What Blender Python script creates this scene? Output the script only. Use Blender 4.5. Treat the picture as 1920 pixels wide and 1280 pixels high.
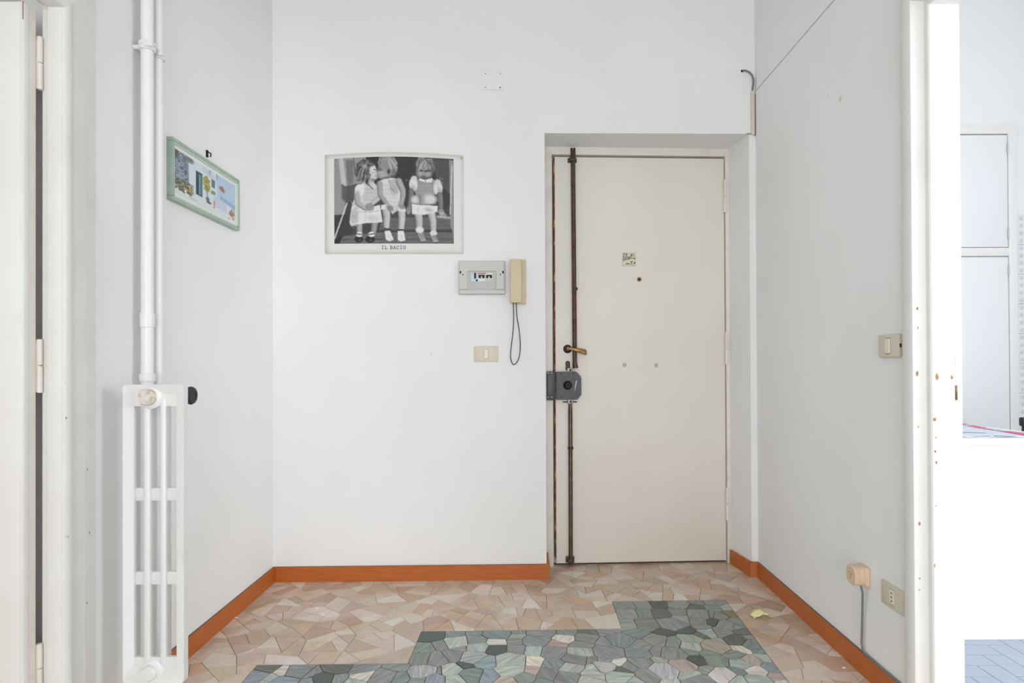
import bpy, bmesh, math, random
import numpy as np
from mathutils import Vector, Matrix

for o in list(bpy.data.objects):
    bpy.data.objects.remove(o)
SC = bpy.context.scene
COL = SC.collection
random.seed(7)
rng = np.random.default_rng(7)

# ------------------------------------------------------------------ camera
F, CAMH, TILT, ROLL = 1140.0, 1.08, math.radians(.35), math.radians(.25)
CX, CY = 15.0, 46.0 - 1140.0 * math.tan(math.radians(.35))
cam_d = bpy.data.cameras.new('camera')
cam = bpy.data.objects.new('camera', cam_d)
COL.objects.link(cam)
cam.location = (0, 0, CAMH)
cam.rotation_euler = (math.pi / 2 + TILT, ROLL, 0)
cam_d.sensor_width = 36
cam_d.lens = 36 * F / 1920
cam_d.shift_x = -CX / 1920
cam_d.shift_y = CY / 1920
cam_d.clip_start = .05
SC.camera = cam
RM = cam.rotation_euler.to_matrix()
CP = Vector((0, 0, CAMH))


def ray(px, py):
    return RM @ Vector(((px - 960 - CX) / F, -(py - 640 - CY) / F, -1))


def proj(p):
    q = RM.transposed() @ (Vector(p) - CP)
    return (960 + CX + F * q.x / -q.z, 640 + CY - F * q.y / -q.z)


def on_floor(px, py, z=0.0):
    d = ray(px, py)
    return CP + d * ((z - CP.z) / d.z)


# ------------------------------------------------------------------ world, daylight, exposure
w = bpy.data.worlds.new('daylight')
SC.world = w
w.use_nodes = True
w.node_tree.nodes['Background'].inputs[0].default_value = (.75, .87, 1, 1)
w.node_tree.nodes['Background'].inputs[1].default_value = .6
SC.view_settings.view_transform = 'Standard'
SC.view_settings.look = 'None'
SC.view_settings.gamma = 1
SC.view_settings.use_curve_mapping = False
SC.view_settings.exposure = 0.42


def window_light(name, loc, rot, sx, sy, power, col):
    d = bpy.data.lights.new(name, 'AREA')
    d.shape = 'RECTANGLE'
    d.size, d.size_y, d.energy, d.color = sx, sy, power, col
    o = bpy.data.objects.new(name, d)
    COL.objects.link(o)
    o.location, o.rotation_euler = loc, rot


P2 = math.pi / 2
# kitchen window daylight; unseen rear and side windows added as fill, each in its opening
window_light('window_kitchen_offscreen', (4.22, -.45, 1.65), (0, P2, 0), 1.7, 2.3, 106, (.985, .992, 1))
window_light('fill_rear_offscreen', (0, -2.97, 1.15), (P2, 0, 0), 1.7, 2.2, 60, (.985, .99, 1))
window_light('fill_side_room_offscreen', (-4.27, -.4, 1.35), (0, -P2, 0), 2.0, 1.9, 30, (1, .99, .975))


# ------------------------------------------------------------------ helpers
def lin(c):
    r = []
    for v in c[:3]:
        v = v / 255
        r.append(v / 12.92 if v <= .04045 else ((v + .055) / 1.055) ** 2.4)
    return (*r, 1)


MATS = {}


def mat(name, col, rough=.5, metal=0.0, col2=None, scale=6.0, detail=4.0, bump=0.0, bscale=60.0, lo=.35, hi=.65, stretch=None, spec=.5):
    if name in MATS:
        return MATS[name]
    m = bpy.data.materials.new(name)
    m.use_nodes = True
    nt = m.node_tree
    b = nt.nodes['Principled BSDF']
    b.inputs['Base Color'].default_value = lin(col)
    b.inputs['Roughness'].default_value = rough
    b.inputs['Metallic'].default_value = metal
    b.inputs['Specular IOR Level'].default_value = spec
    tc = nt.nodes.new('ShaderNodeTexCoord')
    src = tc.outputs['Object']
    if stretch:
        mp = nt.nodes.new('ShaderNodeMapping')
        mp.inputs['Scale'].default_value = stretch
        nt.links.new(src, mp.inputs[0])
        src = mp.outputs[0]
    if col2 is not None:
        n = nt.nodes.new('ShaderNodeTexNoise')
        n.inputs['Scale'].default_value = scale
        n.inputs['Detail'].default_value = detail
        nt.links.new(src, n.inputs['Vector'])
        r = nt.nodes.new('ShaderNodeValToRGB')
        r.color_ramp.elements[0].position, r.color_ramp.elements[1].position = lo, hi
        r.color_ramp.elements[0].color, r.color_ramp.elements[1].color = lin(col), lin(col2)
        nt.links.new(n.outputs['Fac'], r.inputs[0])
        nt.links.new(r.outputs[0], b.inputs['Base Color'])
    if bump:
        n2 = nt.nodes.new('ShaderNodeTexNoise')
        n2.inputs['Scale'].default_value = bscale
        n2.inputs['Detail'].default_value = 5
        nt.links.new(src, n2.inputs['Vector'])
        bp = nt.nodes.new('ShaderNodeBump')
        bp.inputs['Strength'].default_value = bump
        bp.inputs['Distance'].default_value = .004
        nt.links.new(n2.outputs['Fac'], bp.inputs['Height'])
        nt.links.new(bp.outputs[0], b.inputs['Normal'])
    MATS[name] = m
    return m


def vcol_mat(name, rough=.6, veins=None, spec=.5, stain=None):
    """colour from the mesh's own colour attribute (flat prints, marble pieces)"""
    m = bpy.data.materials.new(name)
    m.use_nodes = True
    nt = m.node_tree
    b = nt.nodes['Principled BSDF']
    b.inputs['Roughness'].default_value = rough
    b.inputs['Specular IOR Level'].default_value = spec
    a = nt.nodes.new('ShaderNodeVertexColor')
    a.layer_name = 'Col'
    out = a.outputs['Color']
    if veins:
        geo = nt.nodes.new('ShaderNodeNewGeometry')
        mul = nt.nodes.new('ShaderNodeMath'); mul.operation = 'MULTIPLY'; mul.inputs[1].default_value = 6.283
        nt.links.new(a.outputs['Alpha'], mul.inputs[0])
        rot = nt.nodes.new('ShaderNodeVectorRotate'); rot.rotation_type = 'Z_AXIS'
        nt.links.new(geo.outputs['Position'], rot.inputs['Vector'])
        nt.links.new(mul.outputs[0], rot.inputs['Angle'])
        mp = nt.nodes.new('ShaderNodeMapping')
        mp.inputs['Scale'].default_value = veins['stretch']
        nt.links.new(rot.outputs[0], mp.inputs[0])
        n = nt.nodes.new('ShaderNodeTexNoise')
        n.inputs['Scale'].default_value = veins['scale']
        n.inputs['Detail'].default_value = 6
        n.inputs['Distortion'].default_value = veins.get('dist', .6)
        nt.links.new(mp.outputs[0], n.inputs['Vector'])
        r = nt.nodes.new('ShaderNodeValToRGB')
        r.color_ramp.elements[0].position, r.color_ramp.elements[1].position = .3, .7
        lo, hi = veins['lo'], veins['hi']
        r.color_ramp.elements[0].color = (lo, lo, lo, 1)
        r.color_ramp.elements[1].color = (hi, hi, hi, 1)
        nt.links.new(n.outputs['Fac'], r.inputs[0])
        mx = nt.nodes.new('ShaderNodeMix'); mx.data_type = 'RGBA'; mx.blend_type = 'MULTIPLY'
        mx.inputs[0].default_value = 1
        nt.links.new(out, mx.inputs[6]); nt.links.new(r.outputs[0], mx.inputs[7])
        out = mx.outputs[2]
        if stain:
            n4 = nt.nodes.new('ShaderNodeTexNoise'); n4.inputs['Scale'].default_value = 2.6; n4.inputs['Detail'].default_value = 7; n4.inputs['Roughness'].default_value = .65
            nt.links.new(geo.outputs['Position'], n4.inputs['Vector'])
            r4 = nt.nodes.new('ShaderNodeValToRGB')
            r4.color_ramp.elements[0].position, r4.color_ramp.elements[1].position = .5, .74
            r4.color_ramp.elements[0].color, r4.color_ramp.elements[1].color = (1, 1, 1, 1), stain
            nt.links.new(n4.outputs['Fac'], r4.inputs[0])
            mx4 = nt.nodes.new('ShaderNodeMix'); mx4.data_type = 'RGBA'; mx4.blend_type = 'MULTIPLY'; mx4.inputs[0].default_value = 1
            nt.links.new(out, mx4.inputs[6]); nt.links.new(r4.outputs[0], mx4.inputs[7])
            out = mx4.outputs[2]
        # worn polish
        n3 = nt.nodes.new('ShaderNodeTexNoise'); n3.inputs['Scale'].default_value = 9
        nt.links.new(geo.outputs['Position'], n3.inputs['Vector'])
        mr = nt.nodes.new('ShaderNodeMapRange')
        mr.inputs['To Min'].default_value = rough - .08; mr.inputs['To Max'].default_value = rough + .14
        nt.links.new(n3.outputs['Fac'], mr.inputs[0]); nt.links.new(mr.outputs[0], b.inputs['Roughness'])
    nt.links.new(out, b.inputs['Base Color'])
    MATS[name] = m
    return m


# materials
WALL = mat('wall_plaster', (245, 245, 245), .75, col2=(241, 241, 240), scale=1.6, bump=.12, bscale=45)
CEIL = mat('ceiling_plaster', (245, 245, 244), .8)
KWALL = mat('kitchen_plaster', (243, 243, 242), .75)
DOORP = mat('cream_door_paint', (241, 236, 227), .5, col2=(237, 231, 221), scale=2.2, bump=.05, bscale=25)
FRAMEP = mat('cream_frame_paint', (238, 232, 223), .5, col2=(228, 220, 209), scale=9, lo=.45, hi=.75, bump=.1, bscale=60)
TRIMP = mat('white_gloss_trim', (241, 240, 237), .35, col2=(236, 234, 230), scale=5, bump=.06, bscale=40)
BBW = mat('orange_baseboard_wood', (176, 92, 36), .42, col2=(196, 108, 44), scale=5, stretch=(2, 12, 30), lo=.3, hi=.7, bump=.04, bscale=80)
BBTOP = mat('dusty_baseboard_top', (128, 100, 78), .8)
RADP = mat('radiator_enamel', (240, 240, 239), .35, col2=(228, 224, 217), scale=7, lo=.6, hi=.9, bump=.08, bscale=50)
RUST = mat('worn_plug_paint', (232, 226, 216), .5, col2=(178, 146, 122), scale=60, lo=.45, hi=.75, bump=.2, bscale=120)
BLACKP = mat('black_plastic_and_hole_dark', (13, 13, 14), .55, spec=.3)  # also colours flat slots and holes, their depth painted dark
BRONZE = mat('bronze_rod', (104, 90, 74), .38, metal=.75, col2=(84, 68, 52), scale=30)
DBRONZE = mat('dark_bronze', (76, 62, 50), .5, metal=.6)
BRASS = mat('aged_brass', (176, 142, 92), .36, metal=.8, col2=(136, 102, 60), scale=40)
LOCKG = mat('grey_lock_enamel', (76, 78, 83), .42, col2=(70, 72, 76), scale=20)
SCREW = mat('steel_screw', (150, 146, 140), .4, metal=.8)
WORN = mat('bare_wood_edge', (104, 62, 40), .7, col2=(196, 140, 104), scale=34, stretch=(1, 1, .5), lo=.5, hi=.62)
CHIP = mat('chipped_paint_wood', (196, 152, 106), .8, col2=(150, 112, 76), scale=120)
PATCH = mat('plaster_scar', (226, 218, 206), .85)
IVORY = mat('ivory_plastic', (222, 212, 192), .4)
IVORYL = mat('ivory_rocker', (234, 226, 208), .35)
IVORYG = mat('greyish_ivory_plastic', (214, 207, 188), .42)
BEIGEP = mat('beige_plastic', (214, 198, 168), .42)
PEACH = mat('peach_plastic', (226, 198, 168), .42)
GREYPL = mat('grey_plastic', (205, 205, 201), .45)
GREYD = mat('dark_grey_line', (150, 150, 146), .6)
CORDG = mat('grey_cord', (122, 122, 120), .55)
CORDB = mat('dark_cord', (50, 50, 52), .5)
PAPER = mat('poster_paper', (232, 231, 227), .55)
INK = mat('print_ink', (40, 38, 38), .7)
NOTE = mat('note_paper', (234, 230, 204), .8)
PEN = mat('pen_ink', (70, 72, 78), .8)
YPAPER = mat('yellow_paper', (238, 226, 168), .8)
GREENF = mat('sage_frame', (172, 190, 176), .45, col2=(160, 180, 166), scale=20)
GREENF2 = mat('pale_sage_bead', (206, 220, 204), .45)
MATW = mat('mount_card', (236, 238, 238), .7)
GLAZE = mat('white_lacquer', (242, 243, 244), .3)
TILEW = mat('white_glazed_tile', (236, 236, 234), .2)
TILEDOT = mat('tile_motif', (214, 214, 214), .3)
GROUTW = mat('wall_grout', (205, 204, 200), .9)
GROUTF = mat('floor_grout', (150, 126, 104), .9, col2=(124, 102, 84), scale=14)
KGROUT = mat('kitchen_floor_grout', (106, 118, 134), .9)
KTILE = mat('blue_grey_floor_tile', (160, 172, 188), .32, col2=(150, 162, 180), scale=30, bump=.04, bscale=90)
PRINT = vcol_mat('flat_print', .5)
MARBLE_B = vcol_mat('beige_marble', .3, dict(stretch=(1, 3, 1), scale=16, lo=.92, hi=1.03), stain=(.72, .58, .44, 1))
MARBLE_G = vcol_mat('green_marble', .3, dict(stretch=(.7, 6, 1), scale=13, lo=.66, hi=1.26, dist=1.0))


def link(o, parent=None):
    COL.objects.link(o)
    if parent is not None:
        o.parent = parent
    return o


def tag(o, label=None, cat=None, group=None, kind=None):
    if label: o['label'] = label
    if cat: o['category'] = cat
    if group: o['group'] = group
    if kind: o['kind'] = kind
    return o


def thing(name, label, cat, loc=(0, 0, 0), rz=0.0, group=None, kind=None):
    o = bpy.data.objects.new(name, None)
    o.empty_display_size = .05
    link(o)
    o.location = loc
    o.rotation_euler = (0, 0, rz)
    return tag(o, label, cat, group, kind)


class MB:
    def __init__(self):
        self.bm = bmesh.new()

    def _m(self, vs, mx):
        if mx is not None:
            for v in vs:
                v.co = mx @ v.co

    def box(self, x0, x1, y0, y1, z0, z1, bev=0.0, seg=2, mx=None):
        r = bmesh.ops.create_cube(self.bm, size=1)
        vs = r['verts']
        for v in vs:
            v.co = Vector((x0 + (v.co.x + .5) * (x1 - x0), y0 + (v.co.y + .5) * (y1 - y0), z0 + (v.co.z + .5) * (z1 - z0)))
        if bev:
            es = list({e for v in vs for e in v.link_edges})
            g = bmesh.ops.bevel(self.bm, geom=es, offset=bev, segments=seg, profile=.5, affect='EDGES')
            vs = list({v for f in g['faces'] for v in f.verts} | {v for v in vs if v.is_valid})
        self._m(vs, mx)
        return self

    def prism(self, poly, z0, z1, mx=None):
        """poly in local (x,y), extruded in z"""
        a = [self.bm.verts.new((p[0], p[1], z0)) for p in poly]
        zt_ = z1 if hasattr(z1, '__len__') else [z1] * len(poly)
        b = [self.bm.verts.new((p[0], p[1], z)) for p, z in zip(poly, zt_)]
        n = len(poly)
        self.bm.faces.new(a[::-1]); self.bm.faces.new(b)
        for i in range(n):
            j = (i + 1) % n
            self.bm.faces.new((a[i], a[j], b[j], b[i]))
        self._m(a + b, mx)
        return self

    def plate(self, poly, y0, y1):
        """poly in local (x,z) (wall face), thickness y0..y1"""
        a = [self.bm.verts.new((p[0], y0, p[1])) for p in poly]
        b = [self.bm.verts.new((p[0], y1, p[1])) for p in poly]
        n = len(poly)
        self.bm.faces.new(a); self.bm.faces.new(b[::-1])
        for i in range(n):
            j = (i + 1) % n
            self.bm.faces.new((a[j], a[i], b[i], b[j]))
        return self

    def lathe(self, prof, seg=24, mx=None, cap=True):
        """profile (r, h) about local z"""
        rings = []
        for r, h in prof:
            rings.append([self.bm.verts.new((r * math.cos(2 * math.pi * k / seg), r * math.sin(2 * math.pi * k / seg), h)) for k in range(seg)])
        for a, b in zip(rings, rings[1:]):
            for k in range(seg):
                j = (k + 1) % seg
                self.bm.faces.new((a[k], a[j], b[j], b[k]))
        if cap:
            self.bm.faces.new(rings[0][::-1]); self.bm.faces.new(rings[-1])
        self._m([v for r in rings for v in r], mx)
        return self

    def tube(self, pts, rad, seg=10, closed=False):
        pts = [Vector(p) for p in pts]
        n = len(pts)
        rads = rad if isinstance(rad, (list, tuple)) else [rad] * n
        rings = []
        ref = None
        for i in range(n):
            t = (pts[min(i + 1, n - 1)] - pts[max(i - 1, 0)]).normalized()
            if ref is None:
                ref = Vector((0, 0, 1)) if abs(t.z) < .9 else Vector((1, 0, 0))
            u = (ref - t * ref.dot(t)).normalized()
            ref = u
            v = t.cross(u)
            rings.append([self.bm.verts.new(pts[i] + (u * math.cos(2 * math.pi * k / seg) + v * math.sin(2 * math.pi * k / seg)) * rads[i]) for k in range(seg)])
        for a, b in zip(rings, rings[1:]):
            for k in range(seg):
                j = (k + 1) % seg
                self.bm.faces.new((a[k], a[j], b[j], b[k]))
        self.bm.faces.new(rings[0][::-1]); self.bm.faces.new(rings[-1])
        return self

    def ribbon(self, pts, wd, y):
        """flat stroke in local (x,z) at depth y, facing -y"""
        for (ax, az), (bx, bz) in zip(pts, pts[1:]):
            d = Vector((bx - ax, bz - az))
            if d.length < 1e-7:
                continue
            d.normalize()
            n = Vector((-d.y, d.x)) * wd / 2
            e = d * wd * .3
            q = [(ax - e.x + n.x, az - e.y + n.y), (ax - e.x - n.x, az - e.y - n.y), (bx + e.x - n.x, bz + e.y - n.y), (bx + e.x + n.x, bz + e.y + n.y)]
            self.bm.faces.new([self.bm.verts.new((p[0], y, p[1])) for p in q])
        return self

    def build(self, name, m, parent=None, smooth=30, loc=None, rot=None):
        bmesh.ops.recalc_face_normals(self.bm, faces=self.bm.faces[:])
        me = bpy.data.meshes.new(name)
        self.bm.to_mesh(me)
        self.bm.free()
        me.materials.append(m)
        if smooth:
            me.shade_smooth()
            me.set_sharp_from_angle(angle=math.radians(smooth))
        o = bpy.data.objects.new(name, me)
        link(o, parent)
        if loc is not None: o.location = loc
        if rot is not None: o.rotation_euler = rot
        return o


RX90 = Matrix.Rotation(P2, 4, 'X')          # lathe axis z -> -y (out of the wall)


def at(x, y, z, r=None):
    m = Matrix.Translation((x, y, z))
    return m @ r if r is not None else m


class Frame:
    """a wall plane: local x to the right seen from the room, y into the wall, z up"""
    def __init__(self, ox, oy, ang):
        self.o = Vector((ox, oy, 0)); self.a = ang
        self.x = Vector((math.cos(ang), math.sin(ang), 0)); self.y = Vector((-math.sin(ang), math.cos(ang), 0))

    def pix(self, px, py, out=0.0):
        d = ray(px, py)
        o = self.o - self.y * out
        t = (o - CP).dot(self.y) / d.dot(self.y)
        p = CP + d * t
        return ((p - self.o).dot(self.x), p.z)

    def pt(self, u, v=0.0, z=0.0):
        p = self.o + self.x * u + self.y * v
        return Vector((p.x, p.y, z))

    def thing(self, name, label, cat, u, z, v=0.0, group=None, kind=None):
        return thing(name, label, cat, self.pt(u, v, z), self.a, group, kind)


LEFT = Frame(-1.246, 0, P2)
BACK = Frame(-1.246, 3.066, math.atan(.02))
RIGHT = Frame(1.2130, 3.108, math.atan2(-1, -.0164))
DOOR = Frame(.182, 3.292, math.atan(.045))
HC = 3.60                                    # ceiling height


def rwx(Y):                                  # x of the right wall at depth Y
    return 1.213 + .0164 * (Y - 3.108)


def bwy(X):
    return 3.066 + .02 * (X + 1.246)


# ------------------------------------------------------------------ structure: floor
floor = MB().box(-1.45, 1.24, -2.95, 3.5, -.08, -.0025).build('floor', GROUTF, None, 0)
tag(floor, 'crazy paving marble floor, beige with a stepped green field', 'floor', kind='structure')

GREEN = [(.941, 2.807), (.418, 2.794), (.412, 2.505), (-.407, 2.488), (-.413, 2.221), (-.959, 2.214), (-.959, -2.4), (.722, -2.4)]
BEIGE = [(-1.26, -2.4), (-.959, -2.4), (-.959, 2.214), (-.413, 2.221), (-.407, 2.488), (.412, 2.505), (.418, 2.794), (.941, 2.807), (.722, -2.4),
         (1.235, -2.4), (1.235, 3.38), (-1.26, 3.38)]


def clip_half(poly, px, py, nx, ny):
    """keep the side where (p-P).n <= 0"""
    out = []
    n = len(poly)
    for i in range(n):
        a, b = poly[i], poly[(i + 1) % n]
        da = (a[0] - px) * nx + (a[1] - py) * ny
        db = (b[0] - px) * nx + (b[1] - py) * ny
        if da <= 0:
            out.append(a)
        if (da < 0 < db) or (db < 0 < da):
            t = da / (da - db)
            out.append((a[0] + t * (b[0] - a[0]), a[1] + t * (b[1] - a[1])))
    return out


def area(poly):
    return .5 * sum(poly[i][0] * poly[(i + 1) % len(poly)][1] - poly[(i + 1) % len(poly)][0] * poly[i][1] for i in range(len(poly)))


def inside(p, poly):
    c = False
    n = len(poly)
    for i in range(n):
        (x1, y1), (x2, y2) = poly[i], poly[(i + 1) % n]
        if (y1 > p[1]) != (y2 > p[1]) and p[0] < (x2 - x1) * (p[1] - y1) / (y2 - y1) + x1:
            c = not c
    return c


def inset(poly, d):
    if area(poly) < 0:
        poly = poly[::-1]
    q = []
    for p in poly:
        if not q or math.hypot(p[0] - q[-1][0], p[1] - q[-1][1]) > .003:
            q.append(p)
    if len(q) > 1 and math.hypot(q[0][0] - q[-1][0], q[0][1] - q[-1][1]) <= .003:
        q.pop()
    n = len(q)
    if n < 3:
        return None
    r = []
    for i in range(n):
        a, b, c = q[i - 1], q[i], q[(i + 1) % n]
        e1 = Vector((b[0] - a[0], b[1] - a[1])).normalized()
        e2 = Vector((c[0] - b[0], c[1] - b[1])).normalized()
        n1 = Vector((-e1.y, e1.x)); n2 = Vector((-e2.y, e2.x))
        k = n1 + n2
        if k.length < .2:
            return None
        k.normalize()
        s = min(d / max(k.dot(n1), .35), d * 2.5)
        r.append((b[0] + k.x * s, b[1] + k.y * s))
    return r if area(r) > 1e-4 else None


def voronoi(seeds, region, reach=.6):
    S = np.array([(s[0], s[1]) for s in seeds])
    W = np.array([s[2] for s in seeds])
    cells = []
    for i, s in enumerate(seeds):
        poly = list(region)
        # start from a box so the concave region is cut by convex half planes
        d2 = ((S - S[i]) ** 2).sum(1)
        idx = [j for j in np.argsort(d2)[1:40] if d2[j] < reach ** 2]
        box = [(s[0] - .4, s[1] - .4), (s[0] + .4, s[1] - .4), (s[0] + .4, s[1] + .4), (s[0] - .4, s[1] + .4)]
        for k in range(4):
            a, b = box[k], box[(k + 1) % 4]
            poly = clip_half(poly, a[0], a[1], b[1] - a[1], -(b[0] - a[0]))
            if len(poly) < 3: break
        for j in idx:
            if len(poly) < 3: break
            dx, dy = S[j] - S[i]
            L2 = dx * dx + dy * dy
            t = .5 + (W[i] - W[j]) / (2 * L2)       # power diagram: uneven sizes
            t = min(max(t, .2), .8)
            poly = clip_half(poly, s[0] + dx * t, s[1] + dy * t, dx, dy)
        cells.append(poly if len(poly) >= 3 and abs(area(poly)) > 3e-5 else None)
    return cells


# seeds of the green field read from the photograph (floor points under pixels), colour letter
GC = dict(v=(143, 147, 146), g=(136, 147, 140), L=(160, 169, 159), l=(180, 187, 182), w=(220, 213, 204), p=(188, 172, 162), d=(72, 84, 79),
          k=(101, 106, 98), t=(130, 146, 143), b=(150, 161, 168), o=(132, 127, 104), x=(107, 110, 112))
Z1 = "240,385,k 390,410,w 480,405,v 620,425,v 800,380,k 1010,390,v 1250,385,v 150,440,b 290,460,l 380,485,b 600,490,b 790,465,v 1020,445,w 1160,455,v 1265,460,t 960,492,l 680,472,d"
Z2 = ("150,430,d 340,420,v 530,405,v 720,415,t 910,400,g 1130,400,v 1350,410,g 1550,405,x 90,540,g 240,510,v 360,490,l 400,550,v 540,475,v 560,545,l 715,490,w 710,560,d 880,480,v "
      "900,440,L 890,560,v 1090,480,v 1340,460,w 1270,515,p 1530,460,v 1480,520,g 1080,570,l 1240,580,v 1470,585,l 80,650,g 200,650,v 330,620,v 520,630,l 630,670,b 450,700,d 830,660,l "
      "1070,665,w 1250,690,v 1440,640,g 1560,650,g 80,760,l 210,760,v 310,750,l 490,790,t 660,800,b 840,750,l 1040,765,p 970,820,v 1190,790,v 1400,730,l 1630,740,l 1610,790,l 1370,820,v "
      "1140,852,t 820,850,p 60,840,v 170,840,b 350,830,l 1560,852,l")
Z3 = ("240,170,v 415,160,v 585,155,d 760,160,v 940,140,v 1110,140,v 920,190,k 1100,195,g 1220,190,l 250,245,L 440,245,g 610,250,k 780,240,g 960,255,v 1080,265,g 1270,265,o 1180,280,g "
      "280,360,L 450,360,g 720,350,v 800,300,L 950,310,v 1120,330,d 1330,330,g 1240,355,g 620,430,d 1000,385,g 850,410,d 990,450,k 1060,430,l 1180,430,v 1350,420,x 1420,480,v 100,410,v "
      "80,520,v 360,430,v 220,500,v 570,500,v 710,520,g 890,500,L 890,550,l 1160,510,L 1100,560,p 1330,500,k 1480,540,t 100,610,v 400,550,v 390,620,v 570,610,v 720,630,v 860,600,g 1050,610,g "
      "1300,640,v 1370,575,w 1560,590,t 60,690,v 195,715,w 200,790,k 310,750,v 420,720,v 600,700,L 630,790,l 810,740,p 930,700,d 1130,700,g 1450,700,p 1380,730,l 1600,670,l 50,770,l 190,840,l "
      "480,830,v 880,840,l 1040,790,v 1340,800,t 1500,790,w 1650,760,b 1190,840,w 330,890,l 700,890,l 960,890,v 1300,880,l 1700,850,p 1520,880,l 1750,890,w")
gseeds = []
for txt, ox, oy, sc in ((Z1, 440, 1160, 4.174), (Z2, 780, 1100, 4.8), (Z3, 1120, 1100, 5.053)):
    for it in txt.split():
        a, b, c = it.split(',')
        p = on_floor(ox + float(a) / sc, oy + float(b) / sc)
        if inside((p.x, p.y), GREEN):
            gseeds.append((p.x, p.y, random.uniform(-.0017, .0017), GC[c]))


def scatter(region, seeds, step, ylim, cols, wr):
    """jittered grid of further seeds where none is near"""
    y = -2.4
    row = 0
    while y < ylim:
        x = -1.3 + (row % 2) * step * .5
        while x < 1.3:
            p = (x + random.uniform(-.42, .42) * step, y + random.uniform(-.42, .42) * step)
            if inside(p, region) and all((p[0] - s[0]) ** 2 + (p[1] - s[1]) ** 2 > (step * .55) ** 2 for s in seeds):
                seeds.append((p[0], p[1], random.uniform(-wr, wr), random.choice(cols)))
            x += step
        y += step * .9
        row += 1


scatter(GREEN, gseeds, .105, 2.02, [GC[c] for c in 'vvvvggglllLtwpdkb'], .0012)
bseeds = []
BC = [(212, 192, 173)] * 5 + [(218, 201, 184)] * 4 + [(204, 179, 158)] * 3 + [(225, 212, 197)] * 2 + [(196, 170, 149), (208, 177, 150), (230, 220, 208), (200, 181, 164)]
scatter(BEIGE, bseeds, .17, 3.45, BC, .004)


def shrink(poly, d):
    cx = sum(p[0] for p in poly) / len(poly); cy = sum(p[1] for p in poly) / len(poly)
    r = math.sqrt(abs(area(poly)) / 3.14) + 1e-6
    k = max(.5, 1 - d / r)
    return [(cx + (p[0] - cx) * k, cy + (p[1] - cy) * k) for p in poly]


def piece_geo(poly, gap, h=.0025):
    if area(poly) < 0: poly = poly[::-1]
    a = inset(poly, gap) or shrink(poly, gap)
    b = inset(a, .0006)
    if not b or len(b) != len(a): b = shrink(a, .0006)
    return a, b


def piece_mesh(name, items, m, center):
    """items: [(outer, top, colour, rnd, lift)]"""
    vs, fs, cl = [], [], []
    for a, b, c, rnd, lift in items:
        n = len(a)
        o = len(vs)
        vs += [(p[0] - center[0], p[1] - center[1], -.006) for p in a]
        vs += [(p[0] - center[0], p[1] - center[1], lift - .0006) for p in a]
        vs += [(p[0] - center[0], p[1] - center[1], lift) for p in b]
        fs.append([o + 2 * n + k for k in range(n)])
        for k in range(n):
            j = (k + 1) % n
            fs.append([o + k, o + j, o + n + j, o + n + k])
            fs.append([o + n + k, o + n + j, o + 2 * n + j, o + 2 * n + k])
        cl += [(*lin(c)[:3], rnd)] * (3 * n)
    me = bpy.data.meshes.new(name)
    me.from_pydata(vs, [], fs)
    at_ = me.color_attributes.new('Col', 'FLOAT_COLOR', 'POINT')
    at_.data.foreach_set('color', np.array(cl, dtype=np.float32).ravel())
    me.materials.append(m)
    return me


def shatter(poly, lim):
    A = abs(area(poly))
    if A < lim * random.uniform(.7, 1.5):
        return [poly]
    cx = sum(p[0] for p in poly) / len(poly); cy = sum(p[1] for p in poly) / len(poly)
    # cut across the longest direction, at a random slant
    P_ = np.array(poly) - (cx, cy)
    ev, V_ = np.linalg.eigh(P_.T @ P_)
    ax_ = math.atan2(V_[1, 1], V_[0, 1]) + random.uniform(-.55, .55)
    r = math.sqrt(A) * .18
    qx, qy = cx + random.uniform(-r, r), cy + random.uniform(-r, r)
    nx, ny = math.cos(ax_), math.sin(ax_)
    hs = [clip_half(poly, qx, qy, nx * sg, ny * sg) for sg in (1, -1)]
    if any(len(h) < 3 or abs(area(h)) < A * .18 for h in hs):
        return [poly]
    return shatter(hs[0], lim) + shatter(hs[1], lim)


def lay(seeds, region, gap, name, m, jit, lim=None):
    cells = voronoi(seeds, region)
    if lim:
        s2, c2 = [], []
        for s, c in zip(seeds, cells):
            for q in (shatter(c, lim) if c else []):
                s2.append((s[0], s[1], s[2], random.choice(BC))); c2.append(q)
        seeds, cells = s2, c2
    shown, rest = [], []
    for s, c in zip(seeds, cells):
        if not c: continue
        g = piece_geo(c, gap * random.uniform(.7, 1.3))
        if not g: continue
        col = tuple(min(255, max(0, v + random.uniform(-jit, jit))) for v in s[3])
        f = 1 + random.uniform(-.03, .03)
        col = tuple(min(255, v * f) for v in col)
        it = (g[0], g[1], col, random.random(), random.uniform(-.0003, .0003))
        pr = [proj((p[0], p[1], 0)) if p[1] > .4 else (0, 9999) for p in g[0]]
        vis = sum(1 for q in pr if 300 < q[0] < 1720 and q[1] < 1290)
        A = abs(area(pr)) if vis else 0
        hidden = all(p[1] > bwy(p[0]) and p[0] < .12 for p in g[0])
        if vis and A > 60 and not hidden:
            shown.append((A, it))
        else:
            rest.append(it)
    shown.sort(key=lambda t: -t[0])
    for A, it in shown[300:]:
        rest.append(it)
    for A, it in shown[:300]:
        cx = sum(p[0] for p in it[0]) / len(it[0]); cy = sum(p[1] for p in it[0]) / len(it[0])
        o = bpy.data.objects.new(name, piece_mesh(name, [it], m, (cx, cy)))
        link(o, floor)
        o.location = (cx, cy, 0)
    o = bpy.data.objects.new(name + 's_beyond', piece_mesh(name + 's_beyond', rest, m, (0, 0)))
    link(o, floor)
    tag(o, kind='stuff')


lay(gseeds, GREEN, .0016, 'green_marble_piece', MARBLE_G, 4)
lay(bseeds, BEIGE, .0008, 'beige_marble_piece', MARBLE_B, 3, .0078)

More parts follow.
